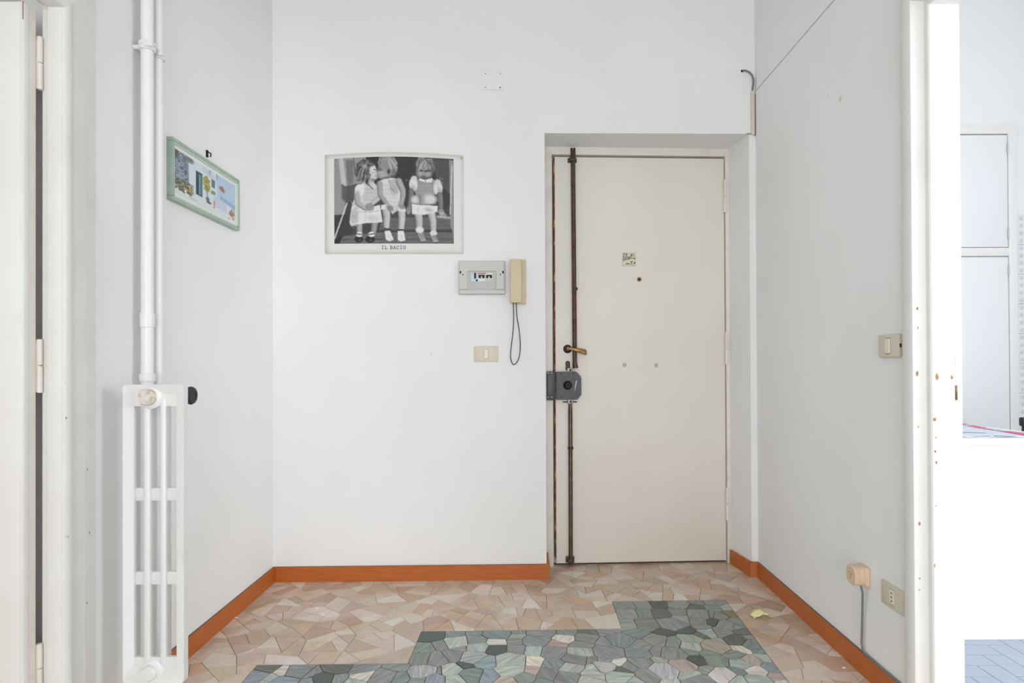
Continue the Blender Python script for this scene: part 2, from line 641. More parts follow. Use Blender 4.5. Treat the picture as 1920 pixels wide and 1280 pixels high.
# ------------------------------------------------------------------ structure: walls
RJ, RN = 1.793, .90          # right doorway: far jamb, near jamb (depth)
LJ, LN = 1.633, .80          # left doorway
RH, LH = 2.145, 2.052        # clear heights

ul = BACK.pix(1023, 660)[0]
ur = BACK.pix(1407, 660)[0]
ztop = BACK.pix(1200, 250)[1]
pl, pr_ = BACK.pt(ul), BACK.pt(ur)
wb = MB()
wb.prism([(-1.6, bwy(-1.6)), (pl.x, pl.y), (pl.x + .004, 3.75), (-1.6, 3.75)], -.05, HC)
wb.prism([(pr_.x, pr_.y), (1.6, bwy(1.6)), (1.6, 3.75), (1.148, 3.75), (1.148, 3.335)], -.05, HC)
wb.prism([(pl.x, pl.y), (pr_.x, pr_.y), (1.148, 3.335), (1.148, 3.75), (pl.x + .004, 3.75)], ztop, HC)
wb.prism([(pl.x + .002, 3.45), (1.148, 3.50), (1.148, 3.74), (pl.x + .004, 3.74)], -.05, ztop)
wall_back = wb.build('wall_back', WALL, None, 0)
tag(wall_back, 'white plaster end wall with the recessed entrance door', 'wall', kind='structure')

wl = MB()
wl.box(-1.40, -1.246, LJ + .075, 3.4, -.05, HC)
wl.box(-1.40, -1.246, LN - .075, LJ + .08, LH + .075, HC)
wl.box(-1.40, -1.246, -2.95, LN - .075, -.05, HC)
wall_left = wl.build('wall_left', WALL, None, 0)
tag(wall_left, 'white plaster wall behind the radiator and the framed picture', 'wall', kind='structure')

wr = MB()
for y0, y1, z0, z1 in ((RJ + .03, 3.4, -.05, HC), (RN - .03, RJ + .035, RH + .03, HC), (-2.95, RN - .03, -.05, HC)):
    wr.prism([(rwx(y0), y0), (1.306, y0), (1.306, y1), (rwx(y1), y1)], z0, z1)
wall_right = wr.build('wall_right', WALL, None, 0)
tag(wall_right, 'white plaster wall carrying the square switch and the socket', 'wall', kind='structure')

w4 = MB()                                    # wall behind the camera, with an opening for the added window
w4.box(-1.40, -.85, -3.1, -2.95, -.05, HC).box(.85, 1.306, -3.1, -2.95, -.05, HC)
w4.box(-.86, .86, -3.1, -2.95, 2.3, HC).box(-.86, .86, -3.1, -2.95, -.05, .03)
tag(w4.build('wall_rear', WALL, None, 0), 'white wall behind the viewpoint with an added tall window', 'wall', kind='structure')
ceil = MB().box(-4.6, 4.5, -3.1, 4.5, HC, HC + .1).build('ceiling', CEIL, None, 0)
tag(ceil, 'plain white ceiling over hall and kitchen', 'ceiling', kind='structure')
# side room on the left
sr = MB().box(-4.4, -4.25, -2.2, -1.38, -.05, HC).box(-4.4, -4.25, .58, 3.4, -.05, HC).box(-4.4, -4.25, -1.38, .58, 2.4, HC).box(-4.4, -4.25, -1.38, .58, -.05, .3)
sr.box(-4.4, -1.39, 3.25, 3.4, -.05, HC).box(-4.4, -1.39, -2.35, -2.2, -.05, HC)
tag(sr.build('wall_side_room', WALL, None, 0), 'white walls of the side room behind the open left door', 'wall', kind='structure')
tag(MB().box(-4.4, -1.45, -2.35, 3.4, -.08, -.001).build('floor_side_room', mat('side_room_floor', (196, 176, 156), .4), None, 0), 'plain beige floor of the side room', 'floor', kind='structure')
# kitchen
KB = 4.1
KX0 = 3.352
kw = MB().box(1.306, 4.4, KB, KB + .15, -.05, HC)
wall_kb = tag(kw.build('wall_kitchen_back', KWALL, None, 0), 'white kitchen end wall with built-in cupboard and glazed tiles', 'wall', kind='structure')
ks = MB().box(4.2, 4.35, -2.3, -1.65, -.05, HC).box(4.2, 4.35, .75, KB, -.05, HC).box(4.2, 4.35, -1.65, .75, 2.55, HC).box(4.2, 4.35, -1.65, .75, -.05, .75)
ks.box(1.306, 4.35, -2.45, -2.3, -.05, HC)
tag(ks.build('wall_kitchen_side', KWALL, None, 0), 'white kitchen walls around the big window', 'wall', kind='structure')


def window(name, label, x0, x1, z0, z1, place):
    """plain casement in local x,z"""
    m = MB()
    t = .06
    for a in ((x0, x0 + t, z0, z1), (x1 - t, x1, z0, z1), ((x0 + x1) / 2 - t / 2, (x0 + x1) / 2 + t / 2, z0, z1), (x0, x1, z0, z0 + t), (x0, x1, z1 - t, z1)):
        m.box(a[0], a[1], -.03, .03, a[2], a[3], .004)
    r = thing(name, label, 'window', place[0], place[1], kind='structure')
    m.build('window_frame', TRIMP, r)


window('window_1', 'wide white kitchen window casement', -1.2, 1.2, .75, 2.55, ((4.3, -.45, 0), P2))
window('added_window_rear', 'white tall unseen window added behind the viewpoint for fill light', -.86, .86, .03, 2.3, ((0, -3.06, 0), 0))  # unseen window added so fill light reaches the end wall and recess
window('added_window_side', 'white unseen side room window added for fill light', -.98, .98, .3, 2.4, ((-4.36, -.4, 0), P2))  # unseen window added so fill light reaches the right wall and door

# kitchen floor: herringbone tiles
kfloor = MB().box(1.24, 4.4, -2.45, KB + .05, -.08, -.003).build('floor_kitchen', KGROUT, None, 0)
tag(kfloor, 'blue-grey herringbone tiled kitchen floor', 'floor', kind='structure')
T = .0795
kme_h = MB().box(.001, 2 * T - .001, .001, T - .001, -.008, 0, .0008, 1)
kh = kme_h.build('floor_tile', KTILE, kfloor)
kv = MB().box(.001, T - .001, .001, 2 * T - .001, -.008, 0, .0008, 1).build('floor_tile', KTILE, kfloor)
ax, ay = 1.79, 2.345 - 2 * T                 # lower-left corner of one upright tile (column 2, row -1)
tiles, far_h, far_v = [], [], []
for n in range(-70, 70):
    for k in range(-30, 31):
        for v in (0, 1):
            cxx = n + 4 * k + (2 if v else 0); cyy = n - (1 if v else 0)
            X = ax + (cxx - 2) * T; Y = ay + (cyy + 1) * T
            wX, wY = (T, 2 * T) if v else (2 * T, T)
            if X < 1.25 or X + wX > 4.2 or Y < -2.2 or Y + wY > KB:
                continue
            if 1.25 <= X < 2.25 and 1.45 < Y < 2.6:
                tiles.append((X, Y, v))
            else:
                (far_v if v else far_h).append((X, Y))
first = {0: kh, 1: kv}
used = {0: False, 1: False}
for X, Y, v in tiles:
    if not used[v]:
        o = first[v]; used[v] = True
    else:
        o = first[v].copy(); link(o); o.parent = kfloor
    o.location = (X, Y, random.uniform(-.0002, .0002))
fm = MB()
for lst, wX, wY in ((far_h, 2 * T, T), (far_v, T, 2 * T)):
    for X, Y in lst:
        vv = [fm.bm.verts.new(p) for p in ((X + .001, Y + .001, -.0005), (X + wX - .001, Y + .001, -.0005), (X + wX - .001, Y + wY - .001, -.0005), (X + .001, Y + wY - .001, -.0005))]
        fm.bm.faces.new(vv)
tag(fm.build('floor_tiles_beyond', KTILE, kfloor, 0), kind='stuff')

# kitchen wall tiles 20 cm with rows of round motifs
kback = MB().box(KX0 - .002, 4.2, KB - .006, KB + .002, .02, 2.083).build('tile_bed', GROUTW, wall_kb, 0)
tm = MB().box(.001, .199, -.007, 0, .001, .199, .002, 1)
wt = tm.build('wall_tile', TILEW, wall_kb)
dm = MB()
for i in range(4):
    for j in range(4):
        dm.lathe([(.015, 0), (.013, .0015)], 10, at(.025 + i * .05, -.0068, .025 + j * .05, RX90))
motif = dm.build('tile_relief', TILEDOT, wt)
fst = True
for c in range(4):
    for r in range(10):
        if fst:
            o, d, fst = wt, motif, False
        else:
            o = wt.copy(); link(o, wall_kb); d = motif.copy(); link(d); d.parent = o
        o.location = (KX0 + c * .2, KB - .006, 2.083 - .2 * (r + 1))

# ------------------------------------------------------------------ baseboards
BH, BT = .076, .012


def baseboard(name, label, fr, u0, u1, ends=(0, 0)):
    r = thing(name, label, 'baseboard', fr.pt(u0), fr.a, kind='structure')
    L = u1 - u0
    MB().box(0, L, -BT, .004, -.004, BH, .0012, 1).build('board', BBW, r)
    MB().box(.001, L - .001, -BT + .0015, .004, BH - .0006, BH + .0006).build('dusty_top_edge', BBTOP, r)
    return r


baseboard('baseboard_left', 'orange-brown wooden skirting under the radiator wall', LEFT, LJ + .15, bwy(-1.246) - .001)
baseboard('baseboard_back', 'orange-brown wooden skirting below the poster wall', BACK, BT, ul + BT)
baseboard('baseboard_right', 'orange-brown wooden skirting below the phone socket', RIGHT, .004, (3.108 - 1.90))
lr = Frame(pl.x, pl.y, -P2)                  # left reveal of the entrance recess faces +x: wall lies at -x
rl = thing('baseboard_recess_left', 'short wooden skirting turning into the door recess beside the lock', 'baseboard', (pl.x, pl.y, 0), 0, kind='structure')
MB().box(-.004, BT + .004, -BT, .19, -.004, BH + .001, .0012, 1).build('board', BBW, rl)
rr = thing('baseboard_recess_right', 'short wooden skirting on the door recess below the hinges', 'baseboard', (0, 0, 0), 0, kind='structure')
a, b = Vector((pr_.x, pr_.y)), Vector((1.150, 3.318))
dn = (b - a).normalized(); nn = Vector((-dn.y, dn.x))
m = MB()
m.prism([(a.x, a.y - BT), (a.x + .004, a.y + .02), (b.x + .006, b.y), (b.x + nn.x * BT, b.y + nn.y * BT), (a.x + nn.x * BT, a.y - BT)], -.004, BH)
m.build('board', BBW, rr, 0)
m = MB()
c0 = RIGHT.pt(0)
m.prism([(a.x - BT, a.y - BT), (c0.x + .004, c0.y - BT * 1.3), (c0.x + .004, c0.y + .02), (a.x, a.y + .02)], -.004, BH)
m.build('return_piece', BBW, rr, 0)

# ------------------------------------------------------------------ entrance door (door_1) and its frame (trim_1)
dl, dr = DOOR.pix(1041, 660)[0], DOOR.pix(1359.5, 660)[0]
dt, db = DOOR.pix(1200, 295.5)[1], .012
door = DOOR.thing('door_1', 'cream painted entrance door with bolt rods and a grey rim lock', 'door', dl, 0, kind='structure')
DW = dr - dl


def dp(px, py, out=0.0):
    u, z = DOOR.pix(px, py, out)
    return u - dl, z


MB().box(0, DW, 0, .045, db, dt, .003, 2).build('door_leaf', DOORP, door)
MB().box(-.0055, .0016, -.0008, .04, db + .03, dt - .004).build('worn_edge', WORN, door, 0)
# bolt rods
x1, z1 = dp(1074, 279, .02); x2, z2 = dp(1078, 690, .02)
rod = MB().tube([(x1 + .001, -.016, z1 - .01), (x2, -.016, z2 + .03)], .0125, 12).tube([(x2, -.016, z2 + .032), (x2 + .003, -.016, z2)], [.0125, .016], 12)
rod_u = rod.build('upper_bolt_rod', BRONZE, door)
fx = MB()
fx.tube([(x1 - .006, -.016, z1 - .035), (x1 - .006, -.014, z1 + .006)], .006, 8).tube([(x1 + .009, -.016, z1 - .035), (x1 + .009, -.014, z1 + .006)], .006, 8)
fx.build('rod_tip', DBRONZE, rod_u)
gx, gz = dp(1073.5, 299, .02)
MB().box(gx - .024, gx + .024, -.010, .002, gz - .012, gz + .012, .002).box(gx - .016, gx + .016, -.034, -.002, gz - .011, gz + .011, .004).build('rod_guide', DBRONZE, door)
gx, gz = dp(1078, 541, .02)
MB().lathe([(.012, -.008), (.0155, -.006), (.0155, .006), (.012, .008)], 14, at(gx, -.016, gz)).build('rod_collar', DBRONZE, door)
x3, z3 = dp(1069.5, 757, .02); x4, z4 = dp(1070.5, 1062, .02)
rod_l = MB().tube([(x3, -.014, z3), (x3, -.015, z3 - .03), (x4, -.016, .012)], [.009, .0115, .0115], 12).build('lower_bolt_rod', BRONZE, door)
gx, gz = dp(1070, 840, .02)
MB().lathe([(.012, -.008), (.0150, -.006), (.0150, .006), (.012, .008)], 14, at(gx, -.015, gz)).build('rod_collar', DBRONZE, door)
gx = x4
MB().box(gx - .026, gx + .02, -.012, .002, .020, .052, .002).box(gx - .016, gx + .016, -.034, -.002, .018, .044, .004).build('rod_guide', DBRONZE, door)
# lever handle
hx, hz = dp(1064, 654)
hd = MB().lathe([(.0235, 0), (.0235, .004), (.019, .008), (.012, .012), (.010, .03)], 24, at(hx, .001, hz, RX90)).build('lever_rosette', DBRONZE, door)
hv = MB()
ex, ez = dp(1102, 663, .05)
n = 12
prof = []
for i in range(n + 1):
    t = i / n
    x = hx - .008 + (ex - hx + .004) * t
    zc = hz + .003 - (hz - ez) * .75 * t ** 1.3
    hh = .0078 + .0105 * max(0, (t - .2) / .8) ** 1.1 - (.006 if i == n else 0)
    th = .007 - .002 * t
    ring = []
    for k in range(10):
        an = 2 * math.pi * k / 10
        ring.append(hv.bm.verts.new((x, -.040 - .008 * math.sin(math.pi * t) + th * math.cos(an), zc - .004 * t + hh * math.sin(an))))
    prof.append(ring)
for a_, b_ in zip(prof, prof[1:]):
    for k in range(10):
        hv.bm.faces.new((a_[k], a_[(k + 1) % 10], b_[(k + 1) % 10], b_[k]))
hv.bm.faces.new(prof[0][::-1]); hv.bm.faces.new(prof[-1])
hv.tube([(hx, -.01, hz), (hx, -.044, hz + .002)], .009, 12)
hv.build('lever_handle', BRASS, door, 50)
# small keyhole plate
kx, kz = dp(1064.5, 686)
MB().lathe([(.0125, 0), (.0125, .003), (.009, .006)], 16, at(kx, .001, kz + .016, RX90)).box(kx - .0125, kx + .0125, -.004, .001, kz - .022, kz + .016, .002).build('key_plate', DBRONZE, door)
# rim lock case (chamfered right corners)
la, lt = dp(1042, 696.5); lb_, lbz = dp(1088.5, 748.5)
ch = .026
lk = MB().plate([(la, lt), (la, lbz), (lb_ - ch * .85, lbz), (lb_, lbz + ch), (lb_, lt - ch * 1.15), (lb_ - ch, lt)], -.034, .001)
bmesh.ops.bevel(lk.bm, geom=lk.bm.edges[:], offset=.0025, segments=2, affect='EDGES')
lock = lk.build('rim_lock', LOCKG, door)
kx, kz = dp(1064.5, 722, .034)
MB().lathe([(.024, 0), (.024, .004), (.0195, .007), (.0205, .022), (.017, .026)], 22, at(kx, -.033, kz, RX90)).box(kx + .004, kx + .020, -.0605, -.058, kz - .002, kz + .002).build('lock_knob', BLACKP, lock)
sm = MB()
for px, py in ((1052, 700), (1075, 700), (1053, 745), (1076, 745)):
    sx, sz = dp(px, py, .034)
    sm.lathe([(.004, 0), (.003, .002)], 10, at(sx, -.0335, sz, RX90))
sm.build('case_screws', BLACKP, lock)
sx, sz = dp(1079, 722, .034)
sc_ = MB()
sc_.plate([(sx - .005, sz - .034), (sx + .002, sz - .010), (sx + .009, sz + .026), (sx + .003, sz + .024), (sx - .002, sz)], -.0348, -.0338)
sc_.build('pale_streak', mat('pale_grey_streak', (196, 198, 200), .5), lock, 0)  # pale streak across the lock case
for px, py, wdt, hgt in ((1069, 693.5, .030, .022), (1069.5, 752.5, .028, .026)):
    cx_, cz_ = dp(px, py, .02)
    cl_ = MB().box(cx_ - wdt / 2, cx_ + wdt / 2, -.024, .002, cz_ - hgt / 2, cz_ + hgt / 2, .002).build('rod_clamp', SCREW, lock)
    MB().lathe([(.006, 0), (.005, .003)], 12, at(cx_, -.0235, cz_, RX90)).build('clamp_screw', BLACKP, lock)
sx0, sz0 = dp(1055, 753.3); sx1, _ = dp(1082, 753.3)
MB().box(sx0, sx1, -.0012, .002, sz0 - .003, sz0 + .003).build('painted_slot', BLACKP, lock)  # flat strip, the darkness of a slot painted black
# peephole and blanking caps
kx, kz = dp(1198.5, 523.5)
MB().lathe([(.0125, 0), (.0125, .003), (.009, .005)], 18, at(kx, .0005, kz, RX90)).build('peephole', BRASS, door)
MB().lathe([(.0065, 0), (.006, .0012)], 14, at(kx - .001, -.0045, kz, RX90)).build('peephole_lens', BLACKP, door)
for px, py in ((1171, 684), (1230.5, 684.5)):
    kx, kz = dp(px, py)
    MB().lathe([(.0115, 0), (.0115, .002), (.008, .0035), (.0055, .002)], 16, at(kx, .0005, kz, RX90)).build('screw_cap', mat('cap_grey', (196, 192, 184), .6), door)
# hinges
for ya, yb, px in ((337, 399, 1358.5), (622, 684, 1361), (913, 975, 1362.5)):
    hxx, za = dp(px, ya); _, zb = dp(px, yb)
    mid = (za + zb) / 2
    g = MB().lathe([(.008, mid + .001), (.0085, mid + .003), (.0085, za - .002), (.006, za)], 12, at(hxx, -.008, 0)).lathe([(.006, zb), (.0085, zb + .002), (.0085, mid - .003), (.008, mid - .001)], 12, at(hxx, -.008, 0))
    g.box(hxx - .004, hxx + .004, -.006, .004, zb + .004, za - .004)
    g.build('hinge', FRAMEP, door)
# stone threshold under the leaf
MB().box(-.03, DW + .03, .012, .10, -.004, .0015).build('threshold', mat('stone_threshold', (158, 138, 118), .7), door, 0)

trim1 = DOOR.thing('trim_1', 'cream painted wooden frame around the entrance door', 'door frame', dl, 0, kind='structure')
gt = dt + .011
ft = dp(1200, 280)[1]
fl = dp(1036.2, 660)[0]
MB().box(fl - .075, fl, -.006, .09, -.003, gt + .005, .003).build('frame_post', FRAMEP, trim1)
MB().box(DW + .0055, DW + .09, -.006, .09, -.003, gt + .005, .003).build('frame_post', FRAMEP, trim1)
MB().box(fl - .075, DW + .09, -.006, .09, gt, ft + .05, .003).build('frame_head', FRAMEP, trim1)
MB().box(fl - .01, DW + .05, .052, .088, -.003, gt + .01).build('rebate', FRAMEP, trim1, 0)
# lock keeper on the frame
ka = dp(1025.5, 700, .03)[0]; kb = dp(1040.5, 700, .03)[0]
kp = MB().box(ka, kb, -.030, .002, lbz - .002, lt + .002, .003).build('lock_keeper', LOCKG, trim1)
sm = MB()
for px, py in ((1027.5, 699), (1034.5, 699.5), (1027.5, 744.5), (1034.5, 744.5)):
    sx, sz = dp(px, py, .03)
    sm.lathe([(.0042, 0), (.003, .002)], 10, at(sx, -.0296, sz, RX90))
sm.build('keeper_screws', SCREW, kp)

# ------------------------------------------------------------------ right doorway casing (trim_2)
t2 = thing('trim_2', 'white glossy chipped casing of the kitchen doorway', 'door frame', (rwx(RJ), RJ, 0), 0, kind='structure')
OX, OY = rwx(RJ), RJ


def upright(m, y, s, z1):
    """stepped casing in plan at jamb depth y; s=+1 far side, -1 near side"""
    X = rwx(y)
    pts = [(X + .004, y + s * .095), (X - .002, y + s * .091), (X - .012, y + s * .082), (X - .017, y + s * .070), (X - .018, y + s * .036), (X - .015, y + s * .028), (X - .008, y + s * .0245),
           (X + .016, y + s * .024), (X + .021, y + s * .020), (X + .021, y + s * .004), (X + .025, y), (1.303, y), (1.3065, y + s * .004), (1.3065, y + s * .095)]
    m.prism([(p[0] - OX, p[1] - OY) for p in pts], -.003, [RH + abs(p[1] - y) for p in pts])


MB_ = MB(); upright(MB_, RJ, 1, RH + .03); far_post = MB_.build('casing_post', TRIMP, t2, 40)
MB_ = MB(); upright(MB_, RN, -1, RH + .03); MB_.build('casing_post', TRIMP, t2, 40)
# head: the same stepped section run along y
hm = MB()
X = rwx(1.35)
sec = [(X + .004, .095), (X - .002, .091), (X - .012, .082), (X - .017, .070), (X - .018, .036), (X - .015, .028), (X - .008, .0245), (X + .016, .024), (X + .021, .020), (X + .021, .004), (X + .025, 0), (1.303, 0), (1.3065, .004), (1.3065, .095)]
dX0, dX1 = rwx(RN) - X, rwx(RJ) - X
va, vb = [], []
for x, h in sec:
    va.append(hm.bm.verts.new((x + (dX0 if x < 1.28 else 0) - OX, RN - h - OY, RH + h)))
    vb.append(hm.bm.verts.new((x + (dX1 if x < 1.28 else 0) - OX, RJ + h - OY, RH + h)))
hm.bm.faces.new(va); hm.bm.faces.new(vb[::-1])
for i in range(len(sec)):
    j = (i + 1) % len(sec)
    hm.bm.faces.new((va[i], va[j], vb[j], vb[i]))
hm.build('casing_head', TRIMP, t2, 40)


def chip(parent, o, u, v, sz, k=7, asp=2.0, m=CHIP):
    """irregular flake lying on a surface, o: centre, u,v: directions"""
    mm = MB()
    vs = []
    nrm = u.cross(v).normalized()
    for i in range(k):
        an = 2 * math.pi * i / k
        r = sz * random.uniform(.65, 1.15)
        vs.append(mm.bm.verts.new(o + u * math.cos(an) * r + v * math.sin(an) * r * asp))
    mm.bm.faces.new(vs)
    return mm.build('paint_chip', m, parent, 0)


fp_o = Vector((OX, OY, 0))


def plane_chip(px, py, Y, sz, asp=2.0, m=CHIP):
    d = ray(px, py)
    p = CP + d * ((Y - .0006) / d.y)
    chip(t2, p - fp_o, Vector((1, 0, 0)), Vector((0, 0, 1)), sz, 7, asp, m)


ys = RJ + .0245
for px, py, sz, asp in ((1720, 578, .003, 2.0), (1721, 614, .002, 2.5), (1720, 700, .0045, 2.0), (1722, 800, .002, 1.6), (1724, 981, .0035, 1.7), (1724, 1084, .003, 1.2), (1723.5, 1106, .002, 1.2)):
    plane_chip(px, py, ys, sz, asp)
for px, py, sz, asp in ((1757, 706, .006, 1.8), (1752.5, 786, .005, 1.4), (1755, 820, .0025, 1.5), (1754, 846, .0035, 1.5), (1756, 867, .004, 1.5), (1785, 707, .0035, 2.6), (1755, 948, .002, 1.6), (1753, 1060, .0025, 3)):
    plane_chip(px, py, RJ, sz, asp)
# strike openings in the jamb
for px0, px1, py0, py1, m_ in ((1790, 1798, 664, 686, FRAMEP), (1791, 1795, 722, 750, WORN)):
    d0 = ray(px0, py1); d1 = ray(px1, py0)
    p0 = CP + d0 * (RJ / d0.y); p1 = CP + d1 * (RJ / d1.y)
    st = MB().box(p0.x - OX, p1.x - OX, -.0015, .004, p0.z, p1.z, .0006, 1).build('strike_plate', m_, t2, 0)

# ------------------------------------------------------------------ left doorway casing (trim_3) and open door (door_2)
t3 = thing('trim_3', 'white painted casing of the left doorway beside the radiator', 'door frame', (-1.246, LJ, 0), 0, kind='structure')
prof3 = [(-.004, .152), (.002, .148), (.010, .118), (.021, .082), (.022, .078), (.021, .034), (.025, .028), (.027, .016), (.026, .006), (.022, 0), (-.022, 0), (-.022, .012), (-.045, .012), (-.045, .075), (-.14, .08), (-.14, .10), (-.004, .10)]
for y, s in ((LJ, 1), (LN, -1)):
    m = MB()
    m.prism([(p[0], y + s * p[1] - LJ) for p in prof3], -.003, [LH + p[1] for p in prof3])
    m.build('casing_post', TRIMP, t3, 40)
hm = MB()
va = [hm.bm.verts.new((x, LN - h - LJ, LH + h)) for x, h in prof3]
vb = [hm.bm.verts.new((x, h, LH + h)) for x, h in prof3]
hm.bm.faces.new(va); hm.bm.faces.new(vb[::-1])
for i in range(len(prof3)):
    j = (i + 1) % len(prof3)
    hm.bm.faces.new((va[i], va[j], vb[j], vb[i]))
hm.build('casing_head', TRIMP, t3, 40)
MB().box(-.0215, .0165, -.003, .006, 0, LH, .001, 1).build('jamb_lining', TRIMP, t3, 0)
MB().box(-.0445, -.021, .009, .016, 0, LH, .001, 1).build('jamb_rebate', TRIMP, t3, 0)
for px, py, s_ in ((164, 880, .0028), (168, 998, .003), (163, 1130, .0025), (123, 1006, .003), (128, 1006, .002), (90, 1091, .0025), (124, 783, .0025), (122, 717, .002)):
    d = ray(px, py)
    p = CP + d * ((-1.246 + .0225 if px > 130 else -1.222) / d.x)
    if px < 130:
        p = CP + d * ((LJ - .0006) / d.y)
        chip(t3, p - Vector((-1.246, LJ, 0)), Vector((1, 0, 0)), Vector((0, 0, 1)), s_, 6, 1.3, PATCH if random.random() < .4 else CHIP)
    else:
        chip(t3, p - Vector((-1.246, LJ, 0)), Vector((0, 1, 0)), Vector((0, 0, 1)), s_, 6, 1.5, CHIP)

LD0 = -1.300
d2 = thing('door_2', 'white painted door standing open into the side room', 'door', (LD0, LJ, 0), 0, kind='structure')
MB().box(-.80, -.003, -.045, 0, .008, LH - .008, .006, 3).build('door_leaf', TRIMP, d2)
MB().box(-.006, .002, -.0455, -.022, .008, LH - .008, .005, 3).build('white_edge_bead', TRIMP, d2)
MB().box(-.004, .0012, -.024, -.002, .010, LH - .010, .0006, 1).build('edge_band', FRAMEP, d2, 0)
for y0, y1 in ((70, 168), (636, 736), (1206, 1300)):
    dd = ray(72, y0); p0 = CP + dd * ((LJ + .002) / dd.y)
    dd = ray(72, y1); p1 = CP + dd * ((LJ + .002) / dd.y)
    mid = (p0.z + p1.z) / 2
    MB().lathe([(.0055, mid + .002), (.007, mid + .004), (.007, p0.z)], 12, at(.009, .002, 0)).lathe([(.007, p1.z), (.007, mid - .001), (.006, mid)], 12, at(.009, .002, 0)).box(-.002, .010, -.001, .003, p1.z + .003, p0.z - .003).build('hinge', FRAMEP, d2)
MB().box(.0, .0012, -.045, -.034, 1.995, LH - .01).build('bare_wood_chip', mat('bare_orange_wood', (170, 108, 74), .7), d2, 0)

# ------------------------------------------------------------------ radiator
RY = 1.790
rx0, rx1 = -1.172, -.992
RW = rx1 - rx0
rz0, rz1 = .150, 1.030
rad = thing('radiator', 'white cast-iron column radiator on the left wall, below the pipes', 'radiator', (rx0, RY, rz0))
H = rz1 - rz0
ST = .026
m = MB()
IN, DP = .013, .046
ix0, ix1, iz0, iz1 = .150 * RW, .850 * RW, .045, H - .026
o_ = [(0, 0, .008), (.008, 0, 0), (RW - .008, 0, 0), (RW, 0, .008), (RW, 0, H - .008), (RW - .008, 0, H), (.008, 0, H), (0, 0, H - .008)]
i_ = [(ix0, IN, iz0), (ix0, IN, iz0), (ix1, IN, iz0), (ix1, IN, iz0), (ix1, IN, iz1), (ix1, IN, iz1), (ix0, IN, iz1), (ix0, IN, iz1)]
ov = [m.bm.verts.new(p) for p in o_]
bk = [m.bm.verts.new((p[0], ST, p[2])) for p in o_]
iv4 = [m.bm.verts.new(p) for p in ((ix0, IN, iz0), (ix1, IN, iz0), (ix1, IN, iz1), (ix0, IN, iz1))]
ib4 = [m.bm.verts.new((p[0], ST, p[2])) for p in ((ix0, IN, iz0), (ix1, IN, iz0), (ix1, IN, iz1), (ix0, IN, iz1))]
im = [0, 0, 1, 1, 2, 2, 3, 3]
for k in range(8):
    q = (k + 1) % 8
    m.bm.faces.new((ov[k], bk[k], bk[q], ov[q]))
    if im[k] == im[q]:
        m.bm.faces.new((ov[k], ov[q], iv4[im[k]])); m.bm.faces.new((bk[k], ib4[im[k]], bk[q]))
    else:
        m.bm.faces.new((ov[k], ov[q], iv4[im[q]], iv4[im[k]])); m.bm.faces.new((bk[k], ib4[im[k]], ib4[im[q]], bk[q]))
for k in range(4):
    q = (k + 1) % 4
    m.bm.faces.new((iv4[k], iv4[q], ib4[q], ib4[k]))
bmesh.ops.bevel(m.bm, geom=[e for e in m.bm.edges if all(v in ov for v in e.verts)], offset=.003, segments=2, affect='EDGES')
m.box(ix0 - .004, ix1 + .004, IN + .0006, ST - .001, H - .064, H - .024)                 # upper header plate
m.box(ix0 - .004, ix1 + .004, IN + .0006, ST - .001, .040, .074)                         # lower header plate
for c0_, c1_ in ((.307, .412), (.579, .675)):
    m.box(c0_ * RW, c1_ * RW, IN - .003, DP, .05, H - .04, .006, 3)
for fz in (.628, .345):
    for s0, s1 in ((.14, .32), (.40, .59), (.66, .86)):
        m.box(s0 * RW, s1 * RW, IN + .008, DP - .008, H * fz - .020, H * fz + .020, .005, 2)
hubx = (277 - 229) / 114 * RW
m.lathe([(.036, 0), (.036, .004), (.030, .009)], 28, at(hubx, IN + .002, H - .037, RX90))
m.lathe([(.034, 0), (.034, .004), (.029, .009)], 28, at(hubx + .004, IN + .002, .034, RX90))
s0 = m.build('radiator_section', RADP, rad, 40)
MB().lathe([(.024, 0), (.024, .017), (.021, .022), (.010, .0225)], 28, at(hubx, .006, H - .037, RX90)).build('end_plug', RUST, rad)
MB().lathe([(.022, 0), (.022, .014), (.019, .019), (.009, .0195)], 28, at(hubx + .004, .006, .034, RX90)).build('end_plug', RADP, rad)
va_ = MB().tube([(hubx, ST - .01, H - .037), (hubx, .150, H - .039), (hubx + .006, .158, H - .040), (hubx + .034, .160, H - .040)], .012, 14).build('valve_body', BRASS, rad)
MB().lathe([(.020, -.010), (.027, -.009), (.029, -.002), (.029, .004), (.026, .009), (.017, .011), (.016, .009), (.007, .009)], 12, at(hubx + .040, .160, H - .040, Matrix.Rotation(P2, 4, 'Y'))).build('valve_knob', mat('dusty_black_knob', (52, 50, 48), .55), va_)
MB().lathe([(.017, -rz0 - .001), (.017, -rz0 + .006), (.0135, -rz0 + .012), (.0135, .02)], 16, at(hubx + .004, ST * .5, 0)).build('foot', RADP, rad)

# ------------------------------------------------------------------ heating pipes
PX = -1.203


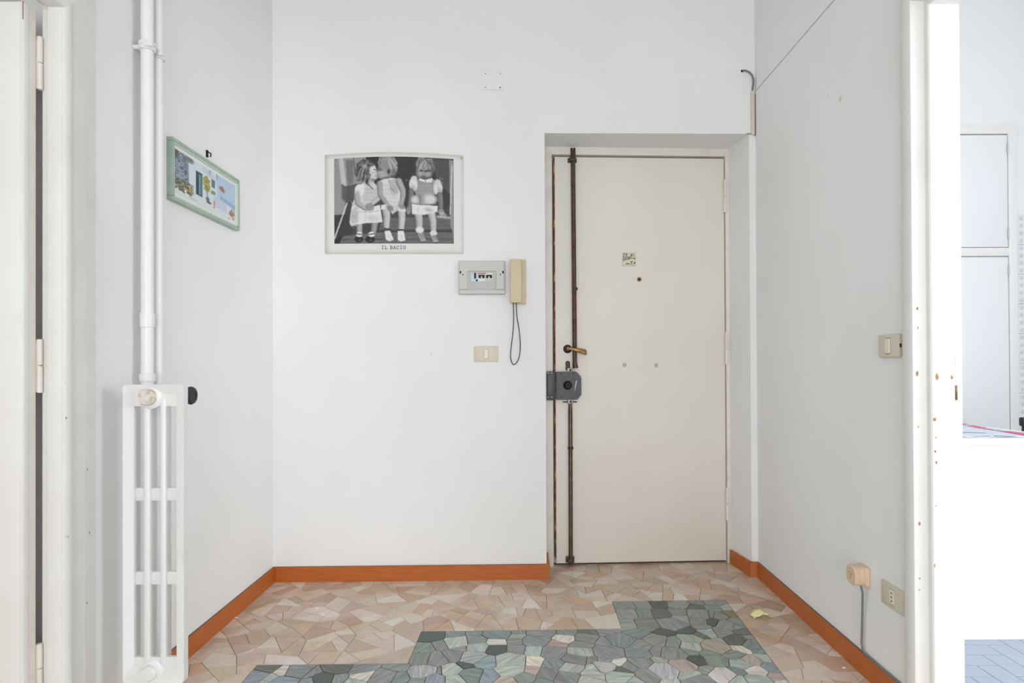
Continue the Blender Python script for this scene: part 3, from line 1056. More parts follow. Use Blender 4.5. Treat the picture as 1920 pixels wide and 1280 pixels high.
def pipe(label, px, radius, sleeve):
    Y = F * -PX / (975 - px)
    p = thing('heating_pipe', label, 'pipe', (PX, Y, 0), 0, 'white heating risers on the left wall')
    MB().tube([(0, 0, -.002), (0, 0, HC + .002)], radius, 20).build('pipe_run', RADP, p)
    cz = 2.118
    c = MB().lathe([(radius, cz - .014), (radius + .006, cz - .013), (radius + .007, cz - .002), (radius + .004, cz), (radius + .007, cz + .002), (radius + .006, cz + .013), (radius, cz + .014)], 20)
    c.tube([(-.048, 0, cz), (-radius, 0, cz)], .007, 10)
    c.box(radius * .2, radius + .012, -radius - .010, -radius + .004, cz - .010, cz + .010, .003)
    c.build('pipe_clip', RADP, p)
    if sleeve:
        z0_ = 1.08 - (610 - 686) * Y / F; z1_ = 1.08 - (584 - 686) * Y / F
        MB().lathe([(radius, z0_ - .001), (radius + .003, z0_), (radius + .003, z1_), (radius, z1_ + .001)], 20).build('coupling', RADP, p)
        MB().lathe([(radius, 1.035), (radius + .004, 1.036), (radius + .005, 1.06), (radius, 1.062)], 20).build('floor_collar', RADP, p)
    return p


pipe('front white heating pipe with couplings, running down behind the radiator', 276.5, .0185, True)
pipe('rear white heating pipe partly hidden by the front one', 296, .0165, False)


# ------------------------------------------------------------------ flat prints painted on a fine grid
class Canvas:
    def __init__(self, w, h, x0, x1, y0, y1, bg):
        self.w, self.h = w, h
        self.X, self.Y = np.meshgrid(np.linspace(x0, x1, w), np.linspace(y0, y1, h))
        self.c = np.zeros((h, w, 3)) + np.array(bg, float)

    def put(self, mask, col):
        col = np.array(col if hasattr(col, '__len__') else (col,) * 3, float)
        self.c = self.c * (1 - mask[..., None]) + col * mask[..., None]

    def poly(self, pts, col):
        m = np.zeros(self.X.shape, bool)
        n = len(pts)
        for i in range(n):
            (xa, ya), (xb, yb) = pts[i], pts[(i + 1) % n]
            if ya == yb: continue
            cr = ((ya > self.Y) != (yb > self.Y)) & (self.X < (xb - xa) * (self.Y - ya) / (yb - ya) + xa)
            m ^= cr
        self.put(m.astype(float), col)

    def ell(self, cx, cy, rx, ry, col, edge=.15, rot=0, op=1):
        dx, dy = self.X - cx, self.Y - cy
        c, s = math.cos(rot), math.sin(rot)
        d = np.sqrt(((dx * c + dy * s) / rx) ** 2 + ((-dx * s + dy * c) / ry) ** 2)
        self.put(np.clip((1 - d) / edge + .5, 0, 1) * op, col)

    def limb(self, pts, wd, col, w2=None):
        """tapering rounded stroke; broad ones are shaded like a cylinder lit from the upper right"""
        n = len(pts) - 1
        best = np.full(self.X.shape, 9.0); side = np.zeros(self.X.shape)
        for i, ((xa, ya), (xb, yb)) in enumerate(zip(pts, pts[1:])):
            dx, dy = xb - xa, yb - ya
            L = dx * dx + dy * dy
            t = np.clip(((self.X - xa) * dx + (self.Y - ya) * dy) / L, 0, 1)
            g = (i + t) / n
            wl = wd + ((w2 if w2 else wd) - wd) * g
            ox, oy = self.X - xa - t * dx, self.Y - ya - t * dy
            d = np.hypot(ox, oy) / (wl / 2)
            side = np.where(d < best, (ox - oy) / (wl / 1.41), side)
            best = np.minimum(best, d)
        base = np.array(col if hasattr(col, '__len__') else (col,) * 3, float)
        m = np.clip((1 - best) / .18 + .5, 0, 1)
        sh = np.clip(1 - .22 * np.clip(best, 0, 1) ** 2 + .16 * np.clip(side, -1, 1), .4, 1.15) if wd > 30 else 1 + 0 * best
        self.c = self.c * (1 - m[..., None]) + base * sh[..., None] * m[..., None]

    def hair(self, crown, cx, cy, rx, ry, a0, a1, n, tones, wd=7):
        for i in range(n):
            a = random.uniform(a0, a1)
            k = random.uniform(.8, 1.08)
            e = (cx + rx * k * math.cos(a), cy + ry * k * math.sin(a))
            st = (crown[0] + random.uniform(-14, 14), crown[1] + random.uniform(-10, 10))
            mid = ((st[0] + e[0]) / 2 + rx * .28 * math.cos(a), (st[1] + e[1]) / 2 - ry * .12 + ry * .2 * math.sin(a))
            self.limb([st, mid, e], wd, random.choice(tones))

    def noise(self, amp, k=1):
        self.c += rng.normal(0, amp, (self.h, self.w, 1))

    def blur(self):
        p = np.pad(self.c, ((1, 1), (1, 1), (0, 0)), mode='edge')
        self.c = (p[1:-1, 1:-1] * 2 + p[:-2, 1:-1] + p[2:, 1:-1] + p[1:-1, :-2] + p[1:-1, 2:]) / 6

    def mesh(self, name, fn):
        """fn(s, t) -> xyz with s right, t down in 0..1"""
        s, t = np.meshgrid(np.linspace(0, 1, self.w), np.linspace(0, 1, self.h))
        co = fn(s.ravel(), t.ravel())
        idx = np.arange(self.w * self.h).reshape(self.h, self.w)
        f = np.stack([idx[:-1, :-1], idx[1:, :-1], idx[1:, 1:], idx[:-1, 1:]], -1).reshape(-1, 4)
        me = bpy.data.meshes.new(name)
        me.from_pydata(co.tolist(), [], f.tolist())
        v = np.clip(self.c, 0, 255) / 255
        v = np.where(v <= .04045, v / 12.92, ((v + .055) / 1.055) ** 2.4)
        a = me.color_attributes.new('Col', 'FLOAT_COLOR', 'POINT')
        a.data.foreach_set('color', np.concatenate([v.reshape(-1, 3), np.ones((self.w * self.h, 1))], 1).astype(np.float32).ravel())
        me.materials.append(PRINT)
        me.shade_smooth()
        return me


# ------------------------------------------------------------------ poster on the end wall
(ua, za) = BACK.pix(609.5, 291); (ub, zb) = BACK.pix(869.5, 476)
PWd, PHt = ub - ua, za - zb
post = BACK.thing('poster', 'black and white poster of three seated toddlers pinned to the end wall', 'poster', (ua + ub) / 2, zb)


def bulge(s, t):
    """distance of the paper from the wall: pinned at the corners, bowed out along the top"""
    return .0025 + .016 * np.sin(np.pi * s) ** 1.3 * (1 - t) ** 1.5 + .004 * np.sin(np.pi * t) * np.sin(np.pi * s)


def paper_pt(s, t, off=0.0):
    top = .010 * np.sin(np.pi * s)
    return np.stack([(s - .5) * PWd, -bulge(s, t) - off, PHt * (1 - t) + top * (1 - t)], -1)


gm = MB()
N1, N2 = 24, 16
gv = [[gm.bm.verts.new(paper_pt(np.array(i / N1), np.array(j / N2))) for i in range(N1 + 1)] for j in range(N2 + 1)]
for j in range(N2):
    for i in range(N1):
        gm.bm.faces.new((gv[j][i], gv[j + 1][i], gv[j + 1][i + 1], gv[j][i + 1]))
ps = gm.build('paper_sheet', PAPER, post, 60)
sd = ps.modifiers.new('thickness', 'SOLIDIFY'); sd.thickness = .0006; sd.offset = 0

cv = Canvas(340, 240, 215, 1517, 165, 1082, (60,) * 3)
cv.poly([(215, 165), (565, 165), (565, 440), (350, 470), (330, 780), (215, 780)], 150)
cv.poly([(265, 165), (315, 165), (352, 470), (325, 560), (292, 450)], 196)
cv.poly([(345, 190), (425, 190), (425, 440), (360, 450)], 118)
cv.poly([(425, 165), (435, 165), (455, 360), (440, 360)], 95)
cv.poly([(295, 440), (350, 470), (335, 640), (300, 600)], 92)
cv.poly([(350, 460), (520, 440), (480, 640), (345, 640)], 82)
cv.poly([(215, 775), (400, 760), (400, 1082), (215, 1082)], 52)
cv.poly([(565, 165), (1517, 165), (1490, 700), (1000, 790), (870, 400), (560, 460)], 44)
cv.poly([(1120, 165), (1500, 170), (1480, 560), (1330, 400), (1300, 200)], 74)
cv.poly([(740, 790), (1480, 760), (1480, 800), (740, 815)], 66)
cv.poly([(740, 815), (1480, 800), (1485, 935), (700, 945)], 96)
cv.poly([(640, 940), (1500, 930), (1510, 960), (640, 970)], 52)
cv.poly([(270, 1082), (310, 1000), (700, 965), (1517, 960), (1517, 1082)], 104)
cv.poly([(300, 1035), (1517, 1025), (1517, 1034), (300, 1044)], 60)
cv.poly([(215, 1082), (215, 1040), (300, 1000), (262, 1082)], 28)
cv.limb([(355, 650), (215, 1030)], 15, 218)
cv.poly([(1470, 180), (1517, 180), (1517, 1082), (1500, 940), (1480, 900)], 150)
cv.limb([(1502, 230), (1478, 760)], 14, 205)
cv.poly([(1330, 780), (1480, 790), (1480, 815), (1330, 805)], 175)
cv.noise(9); cv.blur()
for y in (860, 900, 990, 1010, 1060):
    cv.limb([(720, y), (1480, y - 12)], 5, 74)
# left girl
cv.limb([(490, 850), (488, 965)], 70, 176, 58); cv.limb([(658, 850), (642, 965)], 70, 156, 58)
cv.ell(480, 1035, 46, 34, 20); cv.ell(605, 1037, 52, 36, 20); cv.ell(487, 985, 38, 28, 236); cv.ell(620, 985, 38, 28, 236)
cv.limb([(450, 978), (522, 986)], 9, 25); cv.limb([(588, 986), (656, 978)], 9, 25); cv.ell(490, 1045, 18, 8, 90, .8); cv.ell(612, 1048, 18, 8, 80, .8)
cv.ell(565, 300, 108, 98, 92, .3); cv.ell(505, 335, 50, 70, 70, .5)
cv.limb([(622, 395), (620, 455)], 60, 196, 74)
cv.ell(642, 325, 40, 80, 200, .25); cv.ell(662, 372, 32, 34, 208, .5); cv.ell(684, 338, 11, 13, 212, .4); cv.ell(640, 290, 26, 30, 222, .9)
cv.limb([(648, 298), (672, 302)], 7, 70); cv.limb([(668, 366), (690, 370)], 6, 90); cv.ell(640, 410, 26, 14, 130, .8)
cv.hair((575, 215), 545, 320, 85, 105, 1.3, 4.4, 70, (52, 70, 96, 130, 168), 9)
for i in range(46):
    cv.ell(470 + 140 * random.random(), 215 + 200 * random.random() ** .9, 15, 8, random.choice((48, 60, 84, 128, 170)), .6, random.random() * 3, .55)
cv.limb([(560, 215), (625, 245), (640, 262)], 12, 120); cv.limb([(612, 262), (650, 250)], 9, 52); cv.ell(545, 262, 36, 18, 186, .9, .4, .7)
cv.poly([(450, 480), (545, 432), (600, 470), (650, 440), (692, 475), (697, 630), (640, 670), (500, 690), (425, 650)], 216)
cv.ell(600, 560, 90, 90, 200, 1, 0, .6); cv.ell(498, 512, 58, 62, 232, .2); cv.ell(470, 545, 30, 26, 192, .9)
for i in range(6): cv.limb([(552 + i * 24, 480 + i * 3), (540 + i * 26, 650)], 4, 168)
for i in range(4): cv.limb([(545, 505 + i * 36), (694, 520 + i * 36)], 4, 176)
cv.limb([(580, 450), (612, 478), (640, 506)], 8, 62); cv.limb([(545, 440), (590, 470)], 5, 150)
cv.poly([(402, 700), (432, 610), (520, 720), (715, 672), (742, 858), (560, 866), (470, 878), (400, 898), (380, 860)], 228)
cv.ell(435, 790, 40, 95, 178, 1, .15, .8); cv.ell(640, 815, 70, 32, 204, 1, 0, .8); cv.limb([(490, 742), (600, 750), (705, 735)], 7, 182); cv.limb([(560, 760), (545, 860)], 7, 200)
for i in range(90): cv.ell(395 + 90 * random.random(), 640 + 250 * random.random(), 6, 5, random.choice((150, 170, 245)), .6, 0, .6)
cv.limb([(462, 580), (474, 655), (560, 712)], 68, 178, 48); cv.limb([(690, 612), (600, 685)], 56, 200, 44); cv.ell(602, 697, 46, 40, 152, .5)
for i in range(4): cv.limb([(572 + i * 18, 662), (588 + i * 17, 730)], 5, 84)
for i in range(3): cv.limb([(582 + i * 18, 668), (594 + i * 18, 722)], 7, 190)
# boy
cv.limb([(780, 715), (790, 800), (784, 915)], 92, 198, 60); cv.limb([(950, 725), (955, 820), (944, 935)], 86, 204, 58)
cv.limb([(800, 365), (806, 415)], 72, 112, 80)
cv.ell(800, 285, 94, 96, 140, .25); cv.ell(745, 335, 60, 66, 150, .4); cv.ell(722, 350, 36, 36, 150, .6); cv.ell(705, 338, 14, 13, 150, .5); cv.ell(750, 368, 36, 26, 178, .9)
cv.ell(725, 300, 36, 16, 84, .9); cv.limb([(704, 306), (738, 304)], 7, 46); cv.limb([(694, 366), (716, 370)], 6, 70); cv.ell(770, 395, 50, 16, 84, .9)
cv.ell(805, 245, 96, 72, 146, .3)
cv.hair((800, 172), 800, 255, 100, 95, -3.3, .75, 130, (104, 128, 150, 178, 200), 7)
cv.ell(836, 262, 64, 92, 144, .3)
cv.hair((806, 176), 842, 275, 66, 92, -1.5, 1.4, 70, (106, 128, 150, 172, 190), 7)
cv.ell(742, 345, 46, 46, 176, .9, 0, .8)
cv.limb([(706, 306), (738, 303)], 7, 50); cv.ell(712, 300, 20, 8, 96, .9)
cv.ell(812, 322, 22, 32, 128, .4); cv.ell(814, 322, 13, 22, 52, .6); cv.ell(868, 330, 26, 44, 118, .9)
cv.poly([(700, 425), (760, 402), (850, 388), (912, 400), (950, 450), (932, 640), (905, 690), (790, 676), (740, 560)], 220)
cv.poly([(815, 415), (880, 394), (930, 450), (915, 560), (880, 545), (835, 500)], 190); cv.ell(870, 520, 44, 50, 168, 1, 0, .6)
cv.limb([(815, 415), (835, 500), (885, 548)], 7, 120)
for i in range(7): cv.limb([(752 + i * 25, 450 + (i > 3) * 90), (765 + i * 24, 665)], 4, 184)
for i in range(5): cv.limb([(745, 470 + i * 42), (830 + i * 22, 478 + i * 42)], 4, 190)
cv.limb([(725, 430), (735, 520)], 8, 96)
cv.limb([(922, 425), (965, 520), (968, 580), (942, 685)], 72, 172, 48); cv.limb([(712, 450), (718, 570), (812, 692)], 64, 164, 46)
cv.poly([(728, 672), (900, 668), (992, 704), (998, 748), (905, 735), (850, 776), (820, 720), (725, 722)], 228)
cv.ell(870, 700, 40, 26, 204, 1); cv.ell(820, 705, 42, 32, 156, .5, .6); cv.ell(948, 690, 44, 28, 164, .5, .5)
for i in range(4): cv.limb([(798 + i * 16, 690), (818 + i * 15, 742)], 4, 84)
for i in range(4): cv.limb([(922 + i * 16, 676), (945 + i * 14, 712)], 4, 96)
cv.limb([(838, 772), (912, 715)], 6, 140)
cv.limb([(760, 926), (822, 934)], 15, 34); cv.limb([(911, 938), (972, 940)], 15, 34)
cv.poly([(762, 952), (822, 944), (862, 1042), (815, 1060), (775, 1040)], 228); cv.poly([(905, 950), (972, 948), (990, 1050), (932, 1062), (903, 1045)], 230)
cv.limb([(775, 1050), (815, 1062), (860, 1050)], 9, 96); cv.limb([(905, 1052), (940, 1066), (988, 1056)], 9, 96); cv.limb([(800, 990), (835, 1040)], 5, 180); cv.limb([(945, 990), (955, 1045)], 5, 180)
# right girl
cv.limb([(1133, 760), (1142, 850), (1142, 935)], 88, 194, 62); cv.limb([(1274, 750), (1292, 850), (1296, 965)], 86, 198, 58)
cv.ell(1205, 300, 92, 102, 112, .25); cv.ell(1180, 340, 60, 44, 134, .9); cv.ell(1160, 325, 26, 20, 150, .9); cv.ell(1240, 335, 26, 20, 140, .9)
cv.ell(1195, 345, 72, 46, 152, .8, 0, .85); cv.ell(1160, 340, 24, 18, 172, .9); cv.ell(1238, 340, 24, 18, 166, .9)
cv.limb([(1130, 304), (1180, 312)], 14, 52); cv.limb([(1206, 314), (1258, 304)], 14, 56); cv.ell(1190, 338, 12, 14, 150, .7); cv.limb([(1168, 366), (1210, 366)], 7, 60); cv.ell(1195, 392, 60, 16, 78, .8)
cv.ell(1208, 236, 98, 60, 160, .3)
cv.hair((1212, 182), 1208, 225, 98, 62, .15, 3.0, 90, (112, 140, 166, 190, 208), 7)
cv.hair((1212, 182), 1208, 270, 104, 100, -.9, .7, 50, (66, 86, 110, 140, 170), 7); cv.hair((1212, 182), 1208, 260, 96, 100, 2.5, 3.9, 40, (90, 120, 150, 180), 7)
cv.poly([(1090, 402), (1310, 397), (1335, 560), (1100, 560)], 156); cv.ell(1210, 500, 90, 60, 172, 1, 0, .6)
for i in range(9): cv.limb([(1115 + i * 24, 420), (1112 + i * 25, 555)], 4, 126)
for i in range(3): cv.limb([(1105, 450 + i * 36), (1325, 450 + i * 36)], 4, 134)
cv.ell(1080, 455, 46, 72, 224, .25); cv.ell(1348, 488, 50, 74, 222, .25); cv.ell(1090, 390, 34, 26, 210, .4); cv.ell(1345, 420, 34, 28, 210, .4); cv.ell(1075, 490, 26, 28, 190, 1); cv.ell(1365, 515, 24, 32, 186, 1)
for i in range(24): cv.ell(random.choice((1078, 1348)) + random.gauss(0, 24), 455 + random.gauss(0, 34), 8, 5, random.choice((180, 196, 244)), .6, random.random() * 3, .6)
cv.poly([(1140, 385), (1205, 405), (1290, 380), (1284, 425), (1222, 432), (1150, 415)], 230); cv.limb([(1205, 405), (1222, 432)], 6, 120)
cv.limb([(1058, 525), (1052, 600), (1036, 700)], 58, 120, 44); cv.limb([(1366, 560), (1376, 640), (1378, 730)], 64, 122, 46)
cv.ell(1200, 612, 134, 64, 170, .35); cv.ell(1150, 600, 40, 50, 146, 1); cv.ell(1095, 622, 38, 42, 214, .8); cv.ell(1262, 612, 64, 52, 216, .8); cv.limb([(1150, 570), (1155, 660)], 6, 104)
cv.limb([(1080, 660), (1180, 668), (1330, 660)], 7, 112)
cv.poly([(1060, 662), (1150, 672), (1345, 678), (1342, 742), (1200, 776), (1060, 772)], 228); cv.ell(1245, 722, 44, 22, 190, 1, .3); cv.limb([(1130, 690), (1125, 765)], 6, 196)
cv.ell(1028, 730, 27, 40, 136, .5); cv.ell(1380, 742, 34, 32, 146, .5)
for i in range(3): cv.limb([(1016 + i * 11, 742), (1012 + i * 12, 772)], 7, 158)
for i in range(4): cv.limb([(1368 + i * 14, 750), (1378 + i * 20, 795 - i * 4)], 11, 186)
cv.ell(1146, 938, 46, 34, 226, .25); cv.ell(1296, 972, 40, 28, 220, .25)
cv.poly([(1122, 985), (1180, 968), (1216, 1052), (1190, 1064), (1160, 1062)], 166); cv.poly([(1264, 1000), (1312, 985), (1352, 1058), (1330, 1072), (1298, 1070)], 170)
for i in range(3): cv.limb([(1138 + i * 12, 1000 + i * 16), (1180 + i * 10, 985 + i * 16)], 5, 84); cv.limb([(1280 + i * 10, 1012 + i * 14), (1318 + i * 10, 1000 + i * 14)], 5, 90)
cv.limb([(1160, 1066), (1214, 1058)], 7, 60); cv.limb([(1298, 1074), (1350, 1064)], 7, 60)
cv.blur(); cv.noise(8); cv.blur(); cv.noise(4)
s0_, s1_ = (627 - 609.5) / 260, (851 - 609.5) / 260
t0_, t1_ = (299 - 291) / 185, (457 - 291) / 185
pm = cv.mesh('printed_photograph', lambda s, t: paper_pt(s0_ + (s1_ - s0_) * s, t0_ + (t1_ - t0_) * t, .0008))
tag(link(bpy.data.objects.new('printed_photograph', pm), post), 'black and white photograph print')

# stroke letters with slab serifs
GL = {'I': [[(.5, 0), (.5, 1)], [(.2, 0), (.8, 0)], [(.2, 1), (.8, 1)]],
      'L': [[(.25, 0), (.25, 1)], [(.05, 1), (.45, 1)], [(.05, 0), (.9, 0), (.9, .3)]],
      'B': [[(.2, 0), (.2, 1)], [(.05, 1), (.65, 1), (.82, .87), (.82, .65), (.65, .52), (.2, .52)], [(.65, .52), (.9, .4), (.9, .13), (.7, 0), (.05, 0)]],
      'A': [[(.1, 0), (.5, 1), (.9, 0)], [(.28, .35), (.72, .35)], [(0, 0), (.25, 0)], [(.75, 0), (1, 0)]],
      'C': [[(.9, .72), (.85, .95)], [(.88, .8), (.65, 1), (.35, 1), (.1, .75), (.1, .25), (.35, 0), (.65, 0), (.9, .2)]],
      'O': [[(.35, 0), (.65, 0), (.92, .27), (.92, .73), (.65, 1), (.35, 1), (.08, .73), (.08, .27), (.35, 0)]],
      'E': [[(.8, 1), (.15, 1), (.15, 0), (.85, 0)], [(.15, .5), (.7, .5)]], 'H': [[(.15, 0), (.15, 1)], [(.85, 0), (.85, 1)], [(.15, .5), (.85, .5)]],
      'V': [[(.1, 1), (.5, 0), (.9, 1)]], '2': [[(.1, .8), (.35, 1), (.7, .9), (.75, .65), (.15, 0), (.9, .05)]], '!': [[(.5, .3), (.55, 1)], [(.5, 0), (.5, .07)]]}


def letters(mb, text, x0, z0, w_, h_, wd, ydep, gap=1.28, rot=0.0):
    x = 0
    for c in text:
        if c == ' ':
            x += w_ * .8
            continue
        for st in GL[c]:
            pts = []
            for a_, b_ in st:
                lx, lz = x + a_ * w_, b_ * h_
                pts.append((x0 + lx * math.cos(rot) - lz * math.sin(rot), z0 + lx * math.sin(rot) + lz * math.cos(rot)))
            mb.ribbon(pts, wd, ydep)
        x += w_ * gap
    return mb


cu0, cz0 = BACK.pix(715.5, 467); cu1, cz1 = BACK.pix(761, 461)
lw = (cu1 - cu0) / (7 * 1.28 + .8 - .28)
tcap = (291 + (464 - 291) - 291) / 185
letters(MB(), 'IL BACIO', cu0 - (ua + ub) / 2, cz0 - zb, lw, cz1 - cz0, .0022, -float(bulge(np.array(.5), np.array(.93))) - .0012).build('caption_lettering', INK, post, 0)
tu, tz = BACK.pix(866, 297)
pin = BACK.thing('drawing_pin', 'small yellow drawing pin in the poster corner', 'pin', tu, tz)
MB().lathe([(.0055, 0), (.0055, .0012), (.003, .0025)], 14, at(0, -.0035, 0, RX90)).tube([(0, .004, 0), (0, -.004, 0)], .0007, 6).build('pin_head', mat('yellow_brass_pin', (206, 176, 62), .4, metal=.3), pin)

# ------------------------------------------------------------------ framed picture on the left wall
FT = .022
c4 = [LEFT.pix(*q, FT) for q in ((325, 255.8), (451, 338.6), (449.6, 432.8), (322.3, 372.7))]
mu = sum(c[0] for c in c4) / 4; mz = sum(c[1] for c in c4) / 4
wid = ((c4[1][0] - c4[0][0]) + (c4[2][0] - c4[3][0])) / 2
hei = ((c4[0][1] - c4[3][1]) + (c4[1][1] - c4[2][1])) / 2
slope = math.atan2((c4[1][1] - c4[0][1]) + (c4[2][1] - c4[3][1]), 2 * wid)
pic = LEFT.thing('framed_picture', 'seaside village print in a sage green frame on the radiator wall', 'picture', mu, mz)
pic.rotation_euler = (0, 0, LEFT.a)
hw, hh = wid / 2, hei / 2
FWd = .0145
RT = Matrix.Rotation(-slope, 4, 'Y')
for n_, a_ in (('frame_rail', (-hw, hw, hh - FWd, hh)), ('frame_rail', (-hw, hw, -hh, -hh + FWd)), ('frame_stile', (-hw, -hw + FWd, -hh + FWd, hh - FWd)), ('frame_stile', (hw - FWd, hw, -hh + FWd, hh - FWd))):
    MB().box(a_[0], a_[1], -FT, .0015, a_[2], a_[3], .003, 2, RT).build(n_, GREENF, pic)
bd = MB()
for a_ in ((-hw + FWd, hw - FWd, hh - FWd - .005, hh - FWd), (-hw + FWd, hw - FWd, -hh + FWd, -hh + FWd + .005), (-hw + FWd, -hw + FWd + .005, -hh + FWd, hh - FWd), (hw - FWd - .005, hw - FWd, -hh + FWd, hh - FWd)):
    bd.box(a_[0], a_[1], -FT + .003, -.004, a_[2], a_[3], 0, 1, RT)
bd.build('inner_bead', GREENF2, pic, 0)
MB().box(-hw + FWd * .5, hw - FWd * .5, -.012, .0, -hh + FWd * .5, hh - FWd * .5, 0, 1, RT).build('mount', MATW, pic, 0)
cv = Canvas(220, 110, 0, 1, 0, 1, (214, 224, 234))
cv.poly([(.55, 0), (1, 0), (1, .62), (.55, .58)], (186, 206, 228)); cv.poly([(.72, .5), (1, .56), (1, .68), (.72, .60)], (150, 182, 214))
cv.poly([(.18, 0), (.66, 0), (.66, .75), (.18, .8)], (216, 226, 236)); cv.poly([(.42, .0), (.66, .12), (.66, .3), (.42, .12)], (205, 214, 224))
cv.poly([(.0, .8), (1, .66), (1, 1), (0, 1)], (222, 226, 230)); cv.poly([(.6, .58), (.8, .62), (.84, .86), (.6, .84)], (204, 216, 230))
for i in range(6): cv.limb([(.62, .6 + i * .05), (.84, .62 + i * .05)], .008, (176, 192, 212))
cv.poly([(0, 0), (.19, 0), (.2, .75), (0, .8)], (128, 142, 160))
for i in range(170):
    x, y = random.random() * .19, random.random() * .72
    cv.ell(x, y, .012, .016, random.choice(((70, 82, 98), (160, 172, 188), (196, 204, 214), (96, 106, 116))), .5, random.random() * 3, .8)
cv.limb([(.19, 0), (.2, .7)], .02, (150, 160, 172))
for i in range(120):
    x, y = random.random() * .27, .62 + random.random() * .28
    cv.ell(x, y, .014, .022, random.choice(((82, 92, 62), (120, 120, 70), (64, 72, 58), (190, 150, 100), (160, 158, 120))), .5, random.random() * 3, .85)
cv.poly([(.0, .0), (.06, 0), (.05, .14), (0, .2)], (96, 92, 84)); cv.ell(.22, .06, .06, .07, (120, 132, 128), .6)
cv.poly([(.315, .22), (.415, .22), (.415, .78), (.315, .78)], (36, 70, 78)); cv.poly([(.36, .26), (.40, .26), (.40, .76), (.36, .76)], (128, 164, 172)); cv.limb([(.385, .25), (.385, .77)], .008, (60, 96, 104))
cv.poly([(.565, .2), (.625, .2), (.625, .4), (.565, .4)], (104, 120, 132)); cv.poly([(.52, .0), (.56, 0), (.55, .12), (.52, .12)], (168, 182, 196)); cv.poly([(.64, .0), (.68, 0), (.67, .14), (.65, .14)], (160, 176, 190))
for i in range(90):
    a_ = random.random() * 6.28; r = random.random() ** .5
    cv.ell(.48 + .055 * r * math.cos(a_), .40 + .19 * r * math.sin(a_), .014, .026, random.choice(((146, 146, 70), (186, 176, 96), (112, 124, 66), (206, 190, 120))), .5, 0, .85)
for i in range(24): cv.ell(.56 + .06 * random.random(), .48 + .08 * random.random(), .014, .02, random.choice(((126, 140, 110), (150, 160, 130))), .5, 0, .8)
cv.limb([(.49, .6), (.5, .74)], .012, (120, 116, 110)); cv.ell(.5, .76, .03, .05, (110, 108, 104), .4); cv.ell(.52, .83, .04, .03, (90, 92, 96), .5)
cv.limb([(.61, .72), (.61, .9)], .022, (214, 132, 110)); cv.limb([(.765, .36), (.775, .86)], .008, (206, 200, 196))
for i in range(40): cv.ell(.755 + .03 * random.gauss(0, 1) * .7, .30 + .04 * random.gauss(0, 1) * .8, .012, .02, random.choice(((200, 130, 126), (170, 110, 100), (150, 130, 120))), .5, 0, .8)
for i in range(70): cv.ell(.94 + .03 * random.gauss(0, 1) * .8, .84 + .07 * random.gauss(0, 1) * .8, .011, .02, random.choice(((214, 120, 110), (150, 130, 110), (230, 160, 150), (120, 110, 96))), .5, 0, .85)
cv.limb([(.21, .93), (.27, .95), (.33, .94)], .01, (150, 156, 166))
cv.blur(); cv.noise(2)
mb_ = FWd + .012


def pic_pt(s, t):
    x = -hw + mb_ + (2 * hw - 2 * mb_) * s
    z = hh - mb_ - .006 - (2 * hh - 2 * mb_ - .012) * t
    c, s_ = math.cos(slope), math.sin(slope)
    return np.stack([x * c - z * s_, np.full_like(x, -.0128), x * s_ + z * c], -1)


link(bpy.data.objects.new('print', cv.mesh('print', pic_pt)), pic)
tag(pic.children[-1], 'colourful print of white houses by the sea')
hk = MB()
ku, kz = LEFT.pix(390, 289, .006)
ku -= mu; kz -= mz
hk.box(ku - .005, ku + .005, -.006, .001, kz - .012, kz + .016, .001, 1).tube([(ku, -.004, kz + .010), (ku + .004, -.016, kz + .004), (ku + .004, -.014, kz - .010)], .0025, 8)
hk.build('hanging_hook', BLACKP, pic)


# ------------------------------------------------------------------ consumer unit on the end wall
u0, z0 = BACK.pix(861, 551, .02); u1, z1 = BACK.pix(946.5, 489, .02)
fb = BACK.thing('breaker_box', 'grey wall breaker box with three switches beside the intercom', 'breaker box', (u0 + u1) / 2, z0)
W_, H_ = u1 - u0, z1 - z0
hw_ = W_ / 2


def fx_(zx): return -hw_ + (zx - 100) / (1470 - 100) * W_


def fz_(zy): return H_ - (zy - 140) / (1145 - 140) * H_


MB().box(-hw_ - .003, hw_ + .002, -.018, .002, -.002, H_ + .002, .004, 2).build('back_box', GREYPL, fb)
cvm = MB()
D0, D1 = -.026, -.016
for a_ in ((100, 350, 150, 1010), (1215, 1440, 150, 1010), (340, 1225, 150, 450)):
    cvm.box(fx_(a_[0]), fx_(a_[1]), D0, D1, fz_(a_[3]), fz_(a_[2]), .0012, 1)
cvm.build('cover', GREYPL, fb)
MB().box(fx_(100), fx_(1465), -.025, D1, fz_(1140), fz_(1022), .0015, 1).build('bottom_strip', GREYPL, fb)
MB().box(fx_(345), fx_(1215), -.020, -.010, fz_(1010), fz_(445)).build('inner_panel', mat('panel_grey', (196, 197, 194), .5), fb)
BW_ = mat('breaker_white', (230, 232, 230), .4); BR_ = mat('breaker_red_print', (196, 110, 100), .6); BL_ = mat('breaker_pale_blue', (204, 222, 228), .4)
